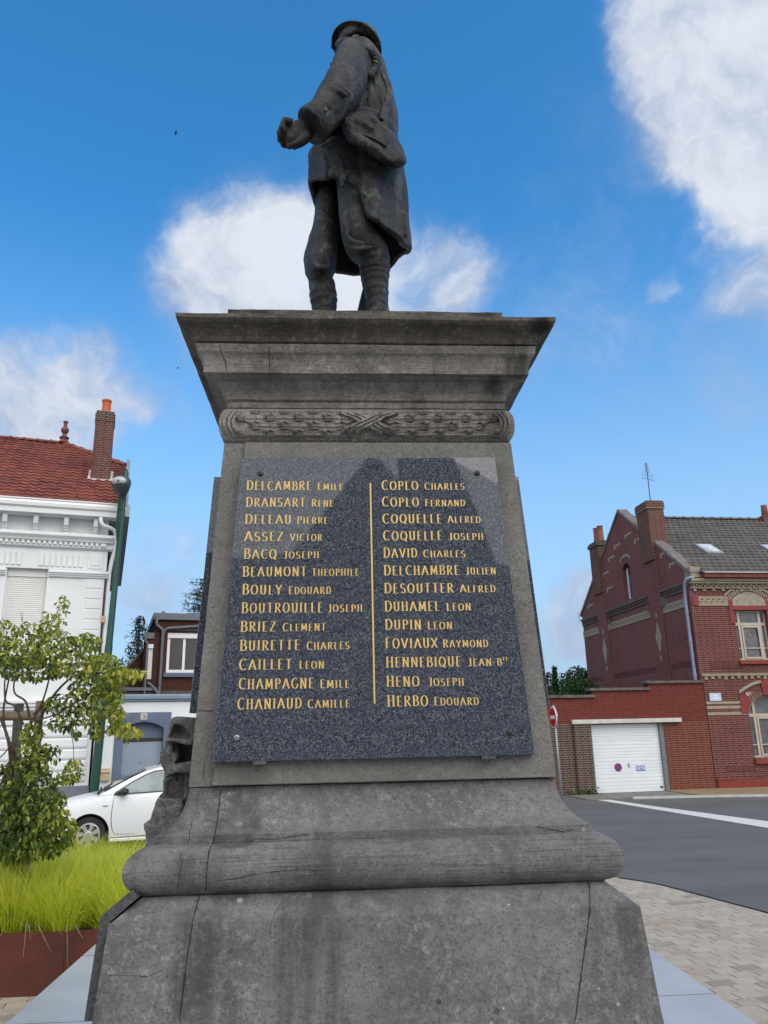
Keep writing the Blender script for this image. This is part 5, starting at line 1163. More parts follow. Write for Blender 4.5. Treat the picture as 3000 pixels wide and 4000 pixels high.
mb = MB(); mb.box(.35, 1.42, -.004, -.0005, 3.80, 4.02); mb.box(.42, 1.43, -.0045, -.0005, .52, .74); mb.build('soldier_course', 'brick_soldier', RH)
for z0, z1, u1 in ((2.66, 2.74, 1.20), (2.50, 2.60, 1.20), (2.30, 2.40, 1.435)):
    mb = MB(); mb.box(.0, u1, -.012, -.0005, z0, z1); mb.build('cream_band', 'cream', RH)
mb = MB(); mb.box(.14, .55, -.03, -.002, 2.755, 3.01); pq = mb.build('street_name_plate', 'pale_blue', RH, bevel=.004)
mb = MB()
for a, b, z in ((.27, .31, 2.935), (.315, .33, 2.93), (.34, .40, 2.935), (.22, .25, 2.85), (.26, .30, 2.85), (.31, .38, 2.85), (.39, .46, 2.852)): mb.box(a, b, -.0315, -.0295, z-.016, z+.016)
mb.build('faded_lettering', 'sign_white', pq)
# ground floor window arch
mb = MB(); pp = [(1.455, 2.36), (1.455, 3.02)]
arch_fill(1.452, 3.048, 2.45, 2.96, 3.021, -.006, .14).build('window_arch', 'cream_plain', RH)
mb = MB(); mb.prism([(1.20, 2.34), (1.445, 2.34), (1.50, 2.55), (1.62, 2.72), (1.45, 2.94), (1.20, 2.94)], -.028, -.0065, 'y'); mb.build('red_block', 'red_paint', RH)
mb = MB(); mb.prism([(2.06, 2.92), (2.44, 2.92), (2.50, 3.42), (2.0, 3.42)], -.05, -.007, 'y'); mb.build('keystone', 'red_paint', RH)
mb = MB(); uc2 = 2.25
pp = [(uc2+1.05*(i/9-1), 2.97+.36*(1-(i/9-1)**2)) for i in range(8)]; mb.prism(pp+[(u, z+.09) for u, z in pp[::-1]], -.055, -.0005, 'y'); mb.build('hood_mould', 'cream_plain', RH)
mb = MB()
for i in range(7): u = 1.56+.075*i; z = 2.66+.055*i-.004*i*i; mb.prism([(u, z), (u+.035, z+.02), (u-.01, z+.25), (u-.06, z+.23)], -.02, -.0066, 'y')
mb.build('arch_bricks', 'brick', RH)
def casement(parent, u0, u1, z0, z1, ztr, muls, wreath, extra):
    holes = []; us = [u0]+muls+[u1]; 
    for a, b in zip(us[:-1], us[1:]): holes += [(a+.045, b-.045, ztr+.05, z1-.05), (a+.045, b-.045, z0+.42, ztr-.05), (a+.045, b-.045, z0+.06, z0+.385)]
    f = wallgrid(u0, u1, z0, z1, .14, .20, holes).build('window', 'ivory_frame', parent)
    g = MB(); g.box(u0+.01, u1-.01, .175, .185, z0+.01, z1-.01); g.build('pane', 'curtain', f)
    c = MB(); ui = muls[0]; uj = muls[1] if len(muls) > 1 else u1
    wallgrid(ui+.055, uj-.055, z0+.05, ztr-.06, .115, .139, [(ui+.11, uj-.11, z0+.42, ztr-.12), (ui+.11, uj-.11, z0+.11, z0+.385)], c); c.build('casement_leaf', 'ivory_frame', f)
    t_ = MB(); w_ = Vector(((ui+uj)/2, .172, wreath)); t_.tube([w_+Vector((.10*math.cos(a), 0, .10*math.sin(a))) for a in np.linspace(0, 2*PI, 25)], .014, 6); t_.build('hanging_wreath', 'pot_dull', f)
    return f
casement(RH, *W1, 5.30, [1.66, 2.42], 4.95, 0); casement(RH, *W2, 2.28, [1.74, 2.70], 1.72, 0)
casement(RH, 4.9, 6.1, 4.08, 5.76, 5.30, [5.1, 5.88], 4.95, 0); casement(RH, 4.7, 6.3, .94, 3.02, 2.28, [4.97, 5.95], 1.72, 0)
for a, b, z0, z1, m_ in ((1.38, 2.70, 3.93, 4.06, 'red_paint'), (1.42, 3.1, .74, .93, 'sill_red')): mb = MB(); mb.box(a, b, -.09, .15, z0, z1); mb.build('sill', m_, RH, bevel=.012)
mb = MB(); mb.box(.04, 9, -.05, -.001, .0, .27); mb.build('plinth', 'red_paint', RH, bevel=.008)
mb = MB(); mb.box(.03, 9, -.055, -.001, .271, .345); lump(mb.build('plinth_cap', 'brick_orange', RH), .012, 51)
pipe('downpipe', 'zinc_blue', RH, [(.05, -.17, 6.86), (-.10, -.14, 6.85), (-.20, -.08, 6.78), (-.22, .02, 6.6), (-.20, .10, 6.3), (-.20, .12, 5.8), (-.20, .12, 3.45)], .055, rings=[(-.20, .12, 5.72), (-.20, .12, 4.75), (-.20, .12, 3.62)])
mb = MB(); mb.tube([(-.02, 9.8, 7.12), (-.19, 9.84, 7.12), (-.17, 9.84, 6.70), (-.02, 9.8, 6.72)], .014, 6); mb.build('wall_bracket', 'grey_pole', RH)

# ------------------------------------------------------------------ garage yard wall
GW = thing('garage_wall', 'red painted brick yard wall with stepped coping around a white garage door', 'wall', H0, ga)
D = (-4.20, -1.60)
up = MB(); up.prism([(-10, 2.13), (-.03, 2.13), (-.03, 3.34), (-2.0, 3.34), (-2.0, 3.13), (-3.95, 3.13), (-3.95, 2.92), (-10, 2.92)], .0, .3, 'y'); up.build('upper_wall', 'brick_paint', GW)
mb = MB(); mb.box(D[1], -.03, .0, .3, 0, 2.129); mb.build('right_pier', 'brick_orange', GW)
mb = MB(); mb.box(-4.75, D[0], -.10, .3, 0, 2.11); mb.build('left_pier', 'brick_old', GW)
mb = MB(); mb.box(-10, -4.751, .0, .3, 0, 2.129); mb.build('left_wall', 'brick_old', GW)
for a, b, z in ((-10, -3.90, 2.925), (-4.05, -1.95, 3.135), (-2.1, .02, 3.345)):
    mb = MB(); mb.box(a, b, -.07, .37, z+.001, z+.085); lump(mb.build('coping', 'cap_stone', GW), .008, a)
mb = MB(); mb.box(-4.78, -1.02, -.13, -.001, 2.115, 2.245); li = mb.build('lintel', 'lintel', GW, bevel=.006)
mb = MB(); zs = [0.0, .12, .44, .56, .64, .94, 1.06, 1.14, 1.44, 1.56, 1.80, 2.09]; prof = [(.16, 0.0)]
for z0, z1 in zip(zs[:-1], zs[1:]): prof += [(.135, z0+.002), (.12, z0+.012), (.12, z1-.012), (.135, z1-.002)]
prof.append((.16, 2.09)); mb.prism(prof, D[0]+.10, D[1]-.155, 'x'); dp = mb.build('garage_door', 'garage_white', GW)
mb = MB()
for z0, z1 in ((.12, .44), (.64, .94), (1.14, 1.44), (1.56, 1.80), (1.80, 2.05)):
    for f in (.33, .66): z = z0+(z1-z0)*f; mb.box(D[0]+.11, D[1]-.165, .1185, .121, z, z+.007)
mb.build('panel_grooves', 'grey_pole', dp)
mb = MB(); mb.box(D[0]+.001, D[0]+.10, .03, .17, 0, 2.112); mb.box(D[1]-.155, D[1]-.001, .03, .17, 0, 2.112); mb.build('door_frame', 'grey_steel', GW)
R90 = Matrix.Rotation(math.radians(90), 3, 'X')
mb = MB(); mb.lathe([(.128, 0), (.128, .006), (.001, .0061)], (-3.27, .121, .77), 30, R90); sg = mb.build('no_parking_sign', 'sign_red', dp)
mb = MB(); mb.lathe([(.104, 0), (.104, .004), (.001, .0041)], (-3.27, .1145, .77), 30, R90); bf = mb.build('blue_field', 'sign_blue', dp)
mb = MB(); s2 = .012; mb.prism([(-3.27-.075-s2, .77+.075-s2), (-3.27-.075+s2, .77+.075+s2), (-3.27+.075+s2, .77-.075+s2), (-3.27+.075-s2, .77-.075-s2)], .1075, .1103, 'y'); rb = mb.build('red_bar', 'sign_red', dp); merge([sg, bf, rb])
mb = MB(); mb.box(-2.93, -2.88, .10, .121, .78, .89); mb.box(-2.93, -2.85, .09, .1, .775, .80); mb.build('handle', 'bolt_light', dp, bevel=.004)
mb = MB(); mb.box(-2.66, -2.36, .112, .121, .645, .80); bs = mb.build('blue_notice', 'sign_blue', dp, bevel=.003)
mb = MB(); mb.box(-2.645, -2.375, .1105, .1118, .66, .785); pf = mb.build('pale_field', 'pale_blue', dp)
mb = MB()
for a, b, z in ((-2.62, -2.54, .76), (-2.53, -2.48, .755), (-2.47, -2.40, .765), (-2.56, -2.46, .722), (-2.52, -2.44, .70), (-2.62, -2.57, .685), (-2.50, -2.40, .68)): mb.box(a, b, .1095, .1104, z-.007, z+.007)
fm = mb.build('faded_marks', 'sign_blue', dp); merge([bs, pf, fm])
mb = MB(); mb.box(-1.90, -1.80, .112, .121, .10, .17); mb.build('maker_plate', 'cap_stone', dp)
mb = MB(); mb.box(D[0]+.101, D[1]-.156, .10, .1185, .0, .022); mb.build('rubber_seal', 'rubber', dp)
# stains at the wall foot
# ------------------------------------------------------------------ street lamp
LB = LL(.22, -.55); LB.z = .12
LP = thing('street_lamp', 'dark green leaning street lamp post with a round grey lantern beside the white house', 'street lamp', LB)
top_ = at_depth(495, 1832, LB.y); b0 = at_depth(368, 3088, LB.y)
def ppt(f): p = b0+(top_-b0)*f; return p-LB
zz = (b0.z-.12)/(top_.z-b0.z)
mb = MB(); P = [ppt(-zz), ppt(-zz*.8), ppt(-.02), ppt(.42), ppt(.43), ppt(.8), ppt(.985), ppt(1.0)]; mb.tube(P, [.135, .118, .108, .092, .082, .070, .062, .02], 16); mb.build('post', 'green_pole', LP, smooth=True, auto=50)
hc_ = at_depth(474, 1890, LB.y-.35)-LB
mb = MB(); mb.tube([ppt(.72)+Vector((0, -.05, 0)), at_depth(456, 2060, LB.y-.12)-LB, at_depth(466, 1960, LB.y-.25)-LB, hc_+Vector((0, .02, -.15))], [.022, .028, .034, .04], 10)
mb.tube([ppt(.86), at_depth(468, 1990, LB.y-.2)-LB], .02, 8); mb.build('arm', 'green_pole', LP, smooth=True, auto=50)
TL_ = Matrix.Rotation(math.radians(28), 3, 'X')
mb = MB(); mb.lathe([(.02, -.34), (.11, -.30), (.18, -.19), (.235, -.05), (.25, .02), (.245, .08), (.205, .14), (.12, .20), (.02, .22)], hc_, 22, TL_); hd_ = mb.build('lantern', 'lamp_grey', LP, smooth=True, auto=60)
mb = MB(); mb.ball(hc_+Vector((-.01, -.17, .02)), (.19, .10, .12), 12); mb.build('lamp_glass', 'lamp_glass', hd_, smooth=True)
mb = MB(); mb.ball(hc_+Vector((-.005, -.262, .0)), (.035, .015, .03), 6); mb.build('bulb', 'lamp_grey', hd_, smooth=True)
LP2 = ppt(-zz*.72); mb = MB(); mb.box(LP2.x-.16, LP2.x+.02, LP2.y-.14, LP2.y-.07, LP2.z+.55, LP2.z+.60); 

# ------------------------------------------------------------------ no entry sign
SP = Vector((6.405, 23.0, 0)); SG = thing('road_sign', 'red and white no entry sign nearly edge-on, on a slim grey pole by the garage', 'road sign', SP)
mb = MB(); mb.tube([(0, 0, 0), (-.03, .02, 2.66)], .032, 12); mb.build('pole', 'grey_pole', SG, smooth=True)
RS = Matrix.Rotation(math.radians(-86), 3, 'Z') @ Matrix.Rotation(math.radians(90), 3, 'X'); sc_ = Vector((-.045, -.045, 2.32))
ax = RS @ Vector((0, 0, 1))
mb = MB(); mb.lathe([(.285, 0), (.30, .006), (.30, .05), (.285, .055)], sc_, 36, RS); s0_ = mb.build('sign_disc', 'sign_white', SG)
mb = MB(); mb.lathe([(.27, .0005), (.27, .0015)], sc_+ax*.055, 36, RS); mb.build('red_face', 'sign_red', s0_)
mb = MB(); mb.add([sc_+RS @ Vector(v) for v in ((-.20, -.05, .0575), (.20, -.05, .0575), (.20, .05, .0575), (-.20, .05, .0575), (-.20, -.05, .060), (.20, -.05, .060), (.20, .05, .060), (-.20, .05, .060))], [(0, 3, 2, 1), (4, 5, 6, 7), (0, 1, 5, 4), (1, 2, 6, 5), (2, 3, 7, 6), (3, 0, 4, 7)]); mb.build('white_bar', 'sign_white', s0_)
mb = MB(); mb.lathe([(.301, .012), (.304, .014), (.304, .03), (.301, .032)], sc_, 36, RS); mb.build('blue_rim', 'sign_blue', s0_)

# ------------------------------------------------------------------ parked car
ca = math.radians(15.5); CP = Vector((-4.64, 15.72, 0))
CAR = thing('parked_car', 'white hatchback car parked with its front towards the shrub, black door mirror', 'car', CP, ca)
XS = [(-.86, .20, .55, .50, .50), (-.84, .17, .62, .60, .62), (-.76, .16, .74, .67, .70), (-.58, .16, .83, .78, .78), (-.30, .16, .90, .82, .84), (.0, .17, .955, .84, .86), (.28, .18, .995, .845, .865), (.6, .19, 1.0, .85, .865), (1.3, .20, 1.03, .85, .87), (2.2, .20, 1.06, .85, .87), (2.9, .20, 1.08, .84, .86), (3.2, .22, 1.06, .80, .83), (3.33, .30, .98, .74, .78), (3.38, .40, .80, .70, .74)]
P = cat_rom(XS, 4); mb = MB(); rs = []
for x, zl, zt, wt, wm in P:
    hh = []
    for y, z in ((0, zl), (wm*.82, zl), (wm*.95, zl+.05), (wm*.99, zl+(zt-zl)*.32), (wm, zl+(zt-zl)*.55), (wm*.985, zl+(zt-zl)*.80), (wt*.965, zt-.035), (wt*.91, zt-.005), (wt*.6, zt+.018), (0, zt+.026)): hh.append((y, z))
    ring_ = [(x, -y+.86, z) for y, z in hh]+[(x, y+.86, z) for y, z in hh[-2:0:-1]]
    rs.append(ring_)
mb.rings(rs); tmp = mb.build('tmpcar', 'car_white')
cut = MB()
for wx in (0, 2.59):
    cut.lathe([(.365, -.25), (.365, .35)], (wx, 0, .31), 40, Matrix.Rotation(math.radians(90), 3, 'X')); cut.lathe([(.365, -.35), (.365, .25)], (wx, 1.72, .31), 40, Matrix.Rotation(math.radians(90), 3, 'X'))
co_ = cut.build('tmpcut', 'black_plastic')
bmod = tmp.modifiers.new('b', 'BOOLEAN'); bmod.object = co_; bmod.operation = 'DIFFERENCE'; bmod.solver = 'EXACT'; bmod.material_mode = 'TRANSFER'
ev = tmp.evaluated_get(bpy.context.evaluated_depsgraph_get()); me = bpy.data.meshes.new_from_object(ev); me.name = 'body'
bpy.data.objects.remove(tmp, do_unlink=True); bpy.data.objects.remove(co_, do_unlink=True)
bo = bpy.data.objects.new('body', me); COL.objects.link(bo); bo.parent = CAR
for i, sl_ in enumerate(me.materials): pass
me.polygons.foreach_set('use_smooth', [True]*len(me.polygons))
try: me.set_sharp_from_angle(angle=math.radians(32))
except Exception: pass
# cabin
GS = [(.14, 1.0, .80, .78), (.34, 1.105, .80, .72), (.62, 1.25, .80, .68), (.92, 1.385, .80, .645), (1.06, 1.43, .80, .635), (1.4, 1.485, .80, .625), (1.9, 1.50, .80, .62), (2.5, 1.48, .80, .61), (2.8, 1.45, .79, .60), (3.05, 1.30, .77, .62), (3.24, 1.06, .74, .68)]
P = cat_rom(GS, 4); mb = MB(); rs = []
def side_y(z, zt, wt, wb=.80): return wb+(wt-wb)*max(0, (z-1.0))/max(.02, (1.47-1.0))
for x, zt, wb, wt in P:
    wz = side_y(zt-.03, zt, .625, wb); hh = [(0, .95), (wb, .95), (wb, 1.0), (side_y(max(1.0, zt-.06), zt, .625, wb), max(1.0, zt-.06)), (wz-.03, max(1.0, zt-.015)), (wz*.6, zt+.008), (0, zt+.015)]
    rs.append([(x, -y+.86, z) for y, z in hh]+[(x, y+.86, z) for y, z in hh[-2:0:-1]])
mb.rings(rs); cb_ = mb.build('cabin', 'car_white', CAR, smooth=True, auto=38)
def gpl(x, z, off=.006): return (x, .86-(side_y(z, 0, .625)+off), z)
def side_glass(name, pts, m):
    for s_ in (0, 1):
        mb = MB(); A_ = [gpl(x, z, .012) for x, z in pts]; B_ = [gpl(x, z, -.02) for x, z in pts]
        if s_: A_ = [(x, 1.72-y, z) for x, y, z in A_][::-1]; B_ = [(x, 1.72-y, z) for x, y, z in B_][::-1]
        mb.rings([B_, A_]); o = mb.build(name, m, CAR)
        bm = bmesh.new(); bm.from_mesh(o.data); bmesh.ops.recalc_face_normals(bm, faces=bm.faces); bm.to_mesh(o.data); bm.free()
fr = [(.46, 1.005), (.48, 1.04), (.72, 1.185), (.98, 1.315), (1.14, 1.37), (1.42, 1.405), (1.45, 1.03)]
side_glass('window_seal', [(.40, .985), (.43, 1.035), (.71, 1.205), (.98, 1.34), (1.14, 1.395), (1.46, 1.43), (1.49, 1.008)], 'black_plastic')
mb_ = []
for s_ in (0, 1):
    for nm, pts in (('side_window', fr), ('side_window', [(1.55, 1.04), (1.53, 1.405), (2.0, 1.42), (2.35, 1.40), (2.42, 1.06)])):
        mb = MB(); A_ = [gpl(x, z, .0165) for x, z in pts]; B_ = [gpl(x, z, -.02) for x, z in pts]
        if s_: A_ = [(x, 1.72-y, z) for x, y, z in A_][::-1]; B_ = [(x, 1.72-y, z) for x, y, z in B_][::-1]
        mb.rings([B_, A_]); o = mb.build(nm, 'car_glass', CAR); bm = bmesh.new(); bm.from_mesh(o.data); bmesh.ops.recalc_face_normals(bm, faces=bm.faces); bm.to_mesh(o.data); bm.free()
# windscreen
mb = MB(); rows = []
for x, zt, wb, wt in [p for p in P if .2 <= p[0] <= 1.0]:
    wz = side_y(zt-.03, zt, .625, .8)-.075; L_ = []
    for k in range(9): y = -wz+2*wz*k/8; L_.append((x-.012, .86+y, zt+.0195-.010*(abs(k-4)/4)**2))
    rows.append(L_)
n9 = 9; mb.add([p for r in rows for p in r], [(k*n9+i, k*n9+i+1, (k+1)*n9+i+1, (k+1)*n9+i) for k in range(len(rows)-1) for i in range(8)]); mb.build('windscreen', 'car_glass', CAR, smooth=True)
mb = MB(); mb.tube([(.14, .30, 1.035), (.20, .45, 1.06), (.36, .95, 1.15)], .012, 6); mb.tube([(.12, .18, 1.02), (.17, .8, 1.05), (.16, 1.4, 1.04)], .025, 8); mb.build('wiper', 'black_plastic', CAR)
# door seams, trim
def yb(x, z):
    k = np.interp(x, [p[0] for p in XS], range(len(XS))); i = int(min(k, len(XS)-2)); f = k-i; a = [XS[i][j]+(XS[i+1][j]-XS[i][j])*f for j in range(5)]
    h = (z-a[1])/(a[2]-a[1]); return .86-float(np.interp(h, [0, .10, .32, .55, .8, .95, 1], [a[4]*.88, a[4]*.95, a[4]*.99, a[4], a[4]*.985, a[3]*.965, a[3]*.93]))
dc = MB()
dp_ = [(.42, .99), (.40, .85), (.385, .6), (.41, .40), (.46, .29), (1.3, .27), (1.46, .30), (1.5, .6), (1.5, 1.02)]
pp = [Vector((x, yb(x, z)-.0005, z)) for x, z in cat_rom(dp_[:5], 4)]+[Vector((x, yb(x, z)-.0005, z)) for x, z in [(.6, .28), (.8, .275), (1.0, .27), (1.3, .27)]]+[Vector((x, yb(x, z)-.0005, z)) for x, z in cat_rom(dp_[6:], 4)]
dc.tube(pp, .0065, 5); dc.build('door_seam', 'black_plastic', CAR)
mb = MB(); mb.box(.37, 2.2, .02, .10, .155, .215); mb.build('sill', 'car_white', CAR, bevel=.015)
mb = MB(); q_ = [Vector((x, yb(x, z)-.001, z)) for x, z in ((.21, .795), (.27, .80), (.33, .805))]; mb.ball(q_[1], (.055, .012, .02), 8); mb.build('side_repeater', 'head_lamp', CAR, smooth=True)
mb = MB(); mb.box(1.28, 1.44, yb(1.36, .86)-.03, yb(1.36, .86)+.01, .845, .875); mb.build('door_handle', 'car_white', CAR, bevel=.012)
mb = MB(); mb.ball((.60, -.11, 1.045), (.075, .085, .068), 10); mb.box(.50, .62, -.04, .09, .995, 1.03); mb.prism([(.44, .995), (.50, 1.05), (.56, 1.08), (.56, .995)], -.01, .06, 'y'); mb.build('door_mirror', 'black_plastic', CAR, smooth=True, auto=45)
mb = MB(); mb.ball((.60, 1.83, 1.045), (.075, .085, .068), 10); mb.box(.50, .62, 1.63, 1.76, .995, 1.03); mb.build('door_mirror', 'black_plastic', CAR, smooth=True, auto=45)
for y in (.16, 1.56):
    mb = MB(); mb.ball((-.60, y, .715), (.20, .12, .075), 10, Matrix.Rotation(math.radians(-14), 3, 'Y')); mb.build('headlight', 'head_lamp', CAR, smooth=True)
mb = MB(); mb.box(-.875, -.84, .35, 1.37, .30, .47); mb.build('grille', 'black_plastic', CAR, bevel=.01)
mb = MB(); mb.tube([(1.22, .80, 1.47), (1.26, .80, 1.52), (1.52, .78, 1.80)], [.016, .007, .003], 6); mb.build('roof_antenna', 'black_plastic', CAR)
mb = MB(); mb.box(-.7, 3.2, .12, 1.6, .17, .3); mb.build('underbody', 'black_plastic', CAR)
for wx, wy, s_ in ((0, .035, -1), (2.59, .035, -1), (0, 1.685, 1), (2.59, 1.685, 1)):
    Rw = Matrix.Rotation(math.radians(90), 3, 'X')
    mb = MB(); mb.lathe([(.205, -.03), (.22, .0), (.285, .0), (.305, .02), (.308, .09), (.305, .16), (.285, .18), (.2, .18)], (wx, wy+(.0 if s_ < 0 else -.0)+.0, .308), 36, Matrix.Rotation(math.radians(-90*1), 3, 'X') if s_ < 0 else Rw); wo = mb.build('wheel', 'rubber', CAR, smooth=True, auto=45)
    mb = MB(); yf = wy-.058 if s_ < 0 else wy+.058; e = .012
    ring_o = [(wx+.207*math.cos(a), .308+.207*math.sin(a)) for a in np.linspace(0, 2*PI, 37)[:-1]]; ring_i = [(wx+.183*math.cos(a), .308+.183*math.sin(a)) for a in np.linspace(0, 2*PI, 37)[:-1]]
    mb.rings([[(x, yf+.03*-s_, z) for x, z in ring_o], [(x, yf, z) for x, z in ring_o], [(x, yf-.004*-s_, z) for x, z in ring_i], [(x, yf+.03*-s_, z) for x, z in ring_i]], cap=False)
    for k in range(7):
        a = 2*PI*k/7+.3; w0, w1 = .030, .058
        c, sn = math.cos(a), math.sin(a); q_ = [(.05, -w0), (.19, -w1+.03), (.192, w1), (.12, w0+.006), (.05, w0)]
        mb.prism([(wx+r_*c-t*sn, .308+r_*sn+t*c) for r_, t in q_], yf-.003*-s_, yf+.018*-s_, 'y')
    mb.lathe([(.062, -.012), (.062, .006), (.05, .012), (.001, .013)], (wx, yf, .308), 20, Rw)
    mb.build('hub_cap', 'alloy', wo)
    mb = MB(); mb.lathe([(.2, 0), (.001, .001)], (wx, yf+.035*-s_, .308), 24, Rw); mb.build('brake_disc', 'black_plastic', wo)

# ------------------------------------------------------------------ rusted steel planter with grass
PL = thing('steel_planter', 'long rust brown steel planter filled with bright grass behind the platform', 'planter', (-4.2, 7.44, .006))
PX0, PX1, PY0, PY1, PH = -8.2, -.15, 7.44, 10.7, .485
mb = MB()
def lo(x, y, z): return (x+4.2, y-7.44, z-.006)
for x0, x1, y0, y1 in ((PX0, PX1, PY0, PY0+.008), (PX0, PX1, PY1, PY1+.008), (PX0, PX0+.008, PY0+.008, PY1), (PX1-.008, PX1, PY0+.008, PY1)): mb.box(*[a-b for a, b in zip((x0, x1), (-4.2, -4.2))], y0-7.44, y1-7.44, 0, PH-.006)
mb.box(PX0+4.2, PX1+4.2, .008, .05, PH-.012, PH-.0065)
mb.build('steel_walls', 'corten', PL)
mb = MB()
for x in (-6.3, -4.3, -2.32): mb.box(x+4.2, x+4.206, -.002, .0005, 0, PH-.008)
mb.build('weld_seam', 'soil', PL)
mb = MB(); mb.box(PX0+4.21, PX1+4.19, .009, 3.25, 0, PH-.06); mb.build('soil', 'soil', PL)
def blades(name, m, centres, per, hl, hr, spread, width, lean=0.0, seg=4):
    V, Fc, T = [], [], []
    for cx, cy, cz, sc in centres:
        n = int(per*sc); a0 = rng.uniform(0, 2*PI, n); out = np.abs(rng.normal(0, spread, n)); h = (hl+hr*rng.random(n))*sc; rr = np.sqrt(rng.random(n))*.11*sc
        for a, o_, hh, r_ in zip(a0, out, h, rr):
            ca_, sa = math.cos(a), math.sin(a); bx, by = cx+ca_*r_, cy+sa*r_; w = width*rng.uniform(.6, 1.2); tone = rng.random()**.8; tw = rng.uniform(-1, 1); px, py = -sa*math.cos(tw)+ca_*math.sin(tw), ca_*math.cos(tw)+sa*math.sin(tw); b = len(V)
            for k in range(seg+1):
                t = k/seg; d = (r_*1.2+o_*hh*1.3)*t**1.8; z = cz+hh*(t-.45*o_*t**2.6); ww = w*(1-t**1.6)*.5+.0003
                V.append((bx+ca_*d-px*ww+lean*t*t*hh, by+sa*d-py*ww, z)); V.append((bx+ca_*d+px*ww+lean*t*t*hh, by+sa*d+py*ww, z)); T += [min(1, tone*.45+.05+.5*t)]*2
            Fc += [(b+2*k, b+2*k+1, b+2*k+3, b+2*k+2) for k in range(seg)]
    me = bpy.data.meshes.new(name); me.from_pydata(V, [], Fc); me.materials.append(MT[m]); at = me.attributes.new('tone', 'FLOAT', 'POINT'); at.data.foreach_set('value', T); me.update()
    o = bpy.data.objects.new(name, me); COL.objects.link(o); return o
cen = []
for y in np.arange(7.62, 10.6, .24):
    for x in np.arange(PX0+.2, PX1-.1, .27):
        cen.append((x+rng.uniform(-.09, .09), y+rng.uniform(-.08, .08), PH-.06, rng.choice([.62, .8, .95, 1.1, 1.25])*(1.0 if y < 9 else .9)))
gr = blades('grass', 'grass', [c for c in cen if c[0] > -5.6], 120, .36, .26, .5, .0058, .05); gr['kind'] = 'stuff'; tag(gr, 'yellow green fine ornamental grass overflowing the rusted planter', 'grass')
mb = MB()
for (xa, ya, xb, yb_) in ((105, 3620, 90, 3740), (150, 3630, 200, 3718), (262, 3630, 264, 3775), (295, 3630, 325, 3668), (115, 3630, 120, 3672)):
    a = at_depth(xa, ya, 7.43); b = at_depth(xb, yb_, 7.40); c = (a+b)/2+Vector((.01, -.035, .02)); q_ = cat_rom([a+Vector((0, .1, -.02)), a+Vector((0, -.01, .035)), c, b], 5); mb.tube([Vector(p) for p in q_], [.0045*(1-.6*i/len(q_)) for i in range(len(q_))], 5)
st = mb.build('dry_grass_stems', 'wood'); st['kind'] = 'stuff'; tag(st, 'dry straw stems hanging over the planter front', 'dry stems')

# ------------------------------------------------------------------ staked young tree / shrub
def leaves(name, m, pts, size, aspect, parent=None, tone=None, droop=.5, seed=1):
    V, Fc, T = [], [], []; r_ = np.random.default_rng(seed)
    for i, p in enumerate(pts):
        a = r_.uniform(0, 2*PI); el = r_.uniform(-1.1, .35)-droop*.3; d = Vector((math.cos(a)*math.cos(el), math.sin(a)*math.cos(el), math.sin(el))); s_ = d.cross(Vector((0, 0, 1)))
        if s_.length < .05: s_ = Vector((1, 0, 0))
        s_.normalize(); n = s_.cross(d); rol = r_.uniform(-.9, .9); s_ = s_*math.cos(rol)+n*math.sin(rol); n = s_.cross(d)
        L = size*r_.uniform(.6, 1.25); w = L*aspect*.5; b = len(V); c = Vector(p)
        t = (tone[i] if tone is not None else r_.random())
        for f, g in ((0, .12), (.28, .85), (.58, 1.0), (.85, .5), (1.0, .03)):
            q = c+d*L*f-n*(.18*L*f*f)
            V += [q-s_*w*g+n*w*g*.35, q, q+s_*w*g+n*w*g*.35]; T += [t]*3
        for k in range(4): Fc += [(b+3*k, b+3*k+1, b+3*k+4, b+3*k+3), (b+3*k+1, b+3*k+2, b+3*k+5, b+3*k+4)]
    me = bpy.data.meshes.new(name); me.from_pydata([tuple(v) for v in V], [], Fc); me.materials.append(MT[m]); at = me.attributes.new('tone', 'FLOAT', 'POINT'); at.data.foreach_set('value', T); me.update()
    o = bpy.data.objects.new(name, me); COL.objects.link(o); o.parent = parent; return o
TB = Vector((-3.35, 8.5, PH-.06))
TR = thing('shrub_tree', 'young yellow green shrub tree with spreading branches growing in the rusted planter', 'tree', TB)
TI = Matrix.Translation(-TB)
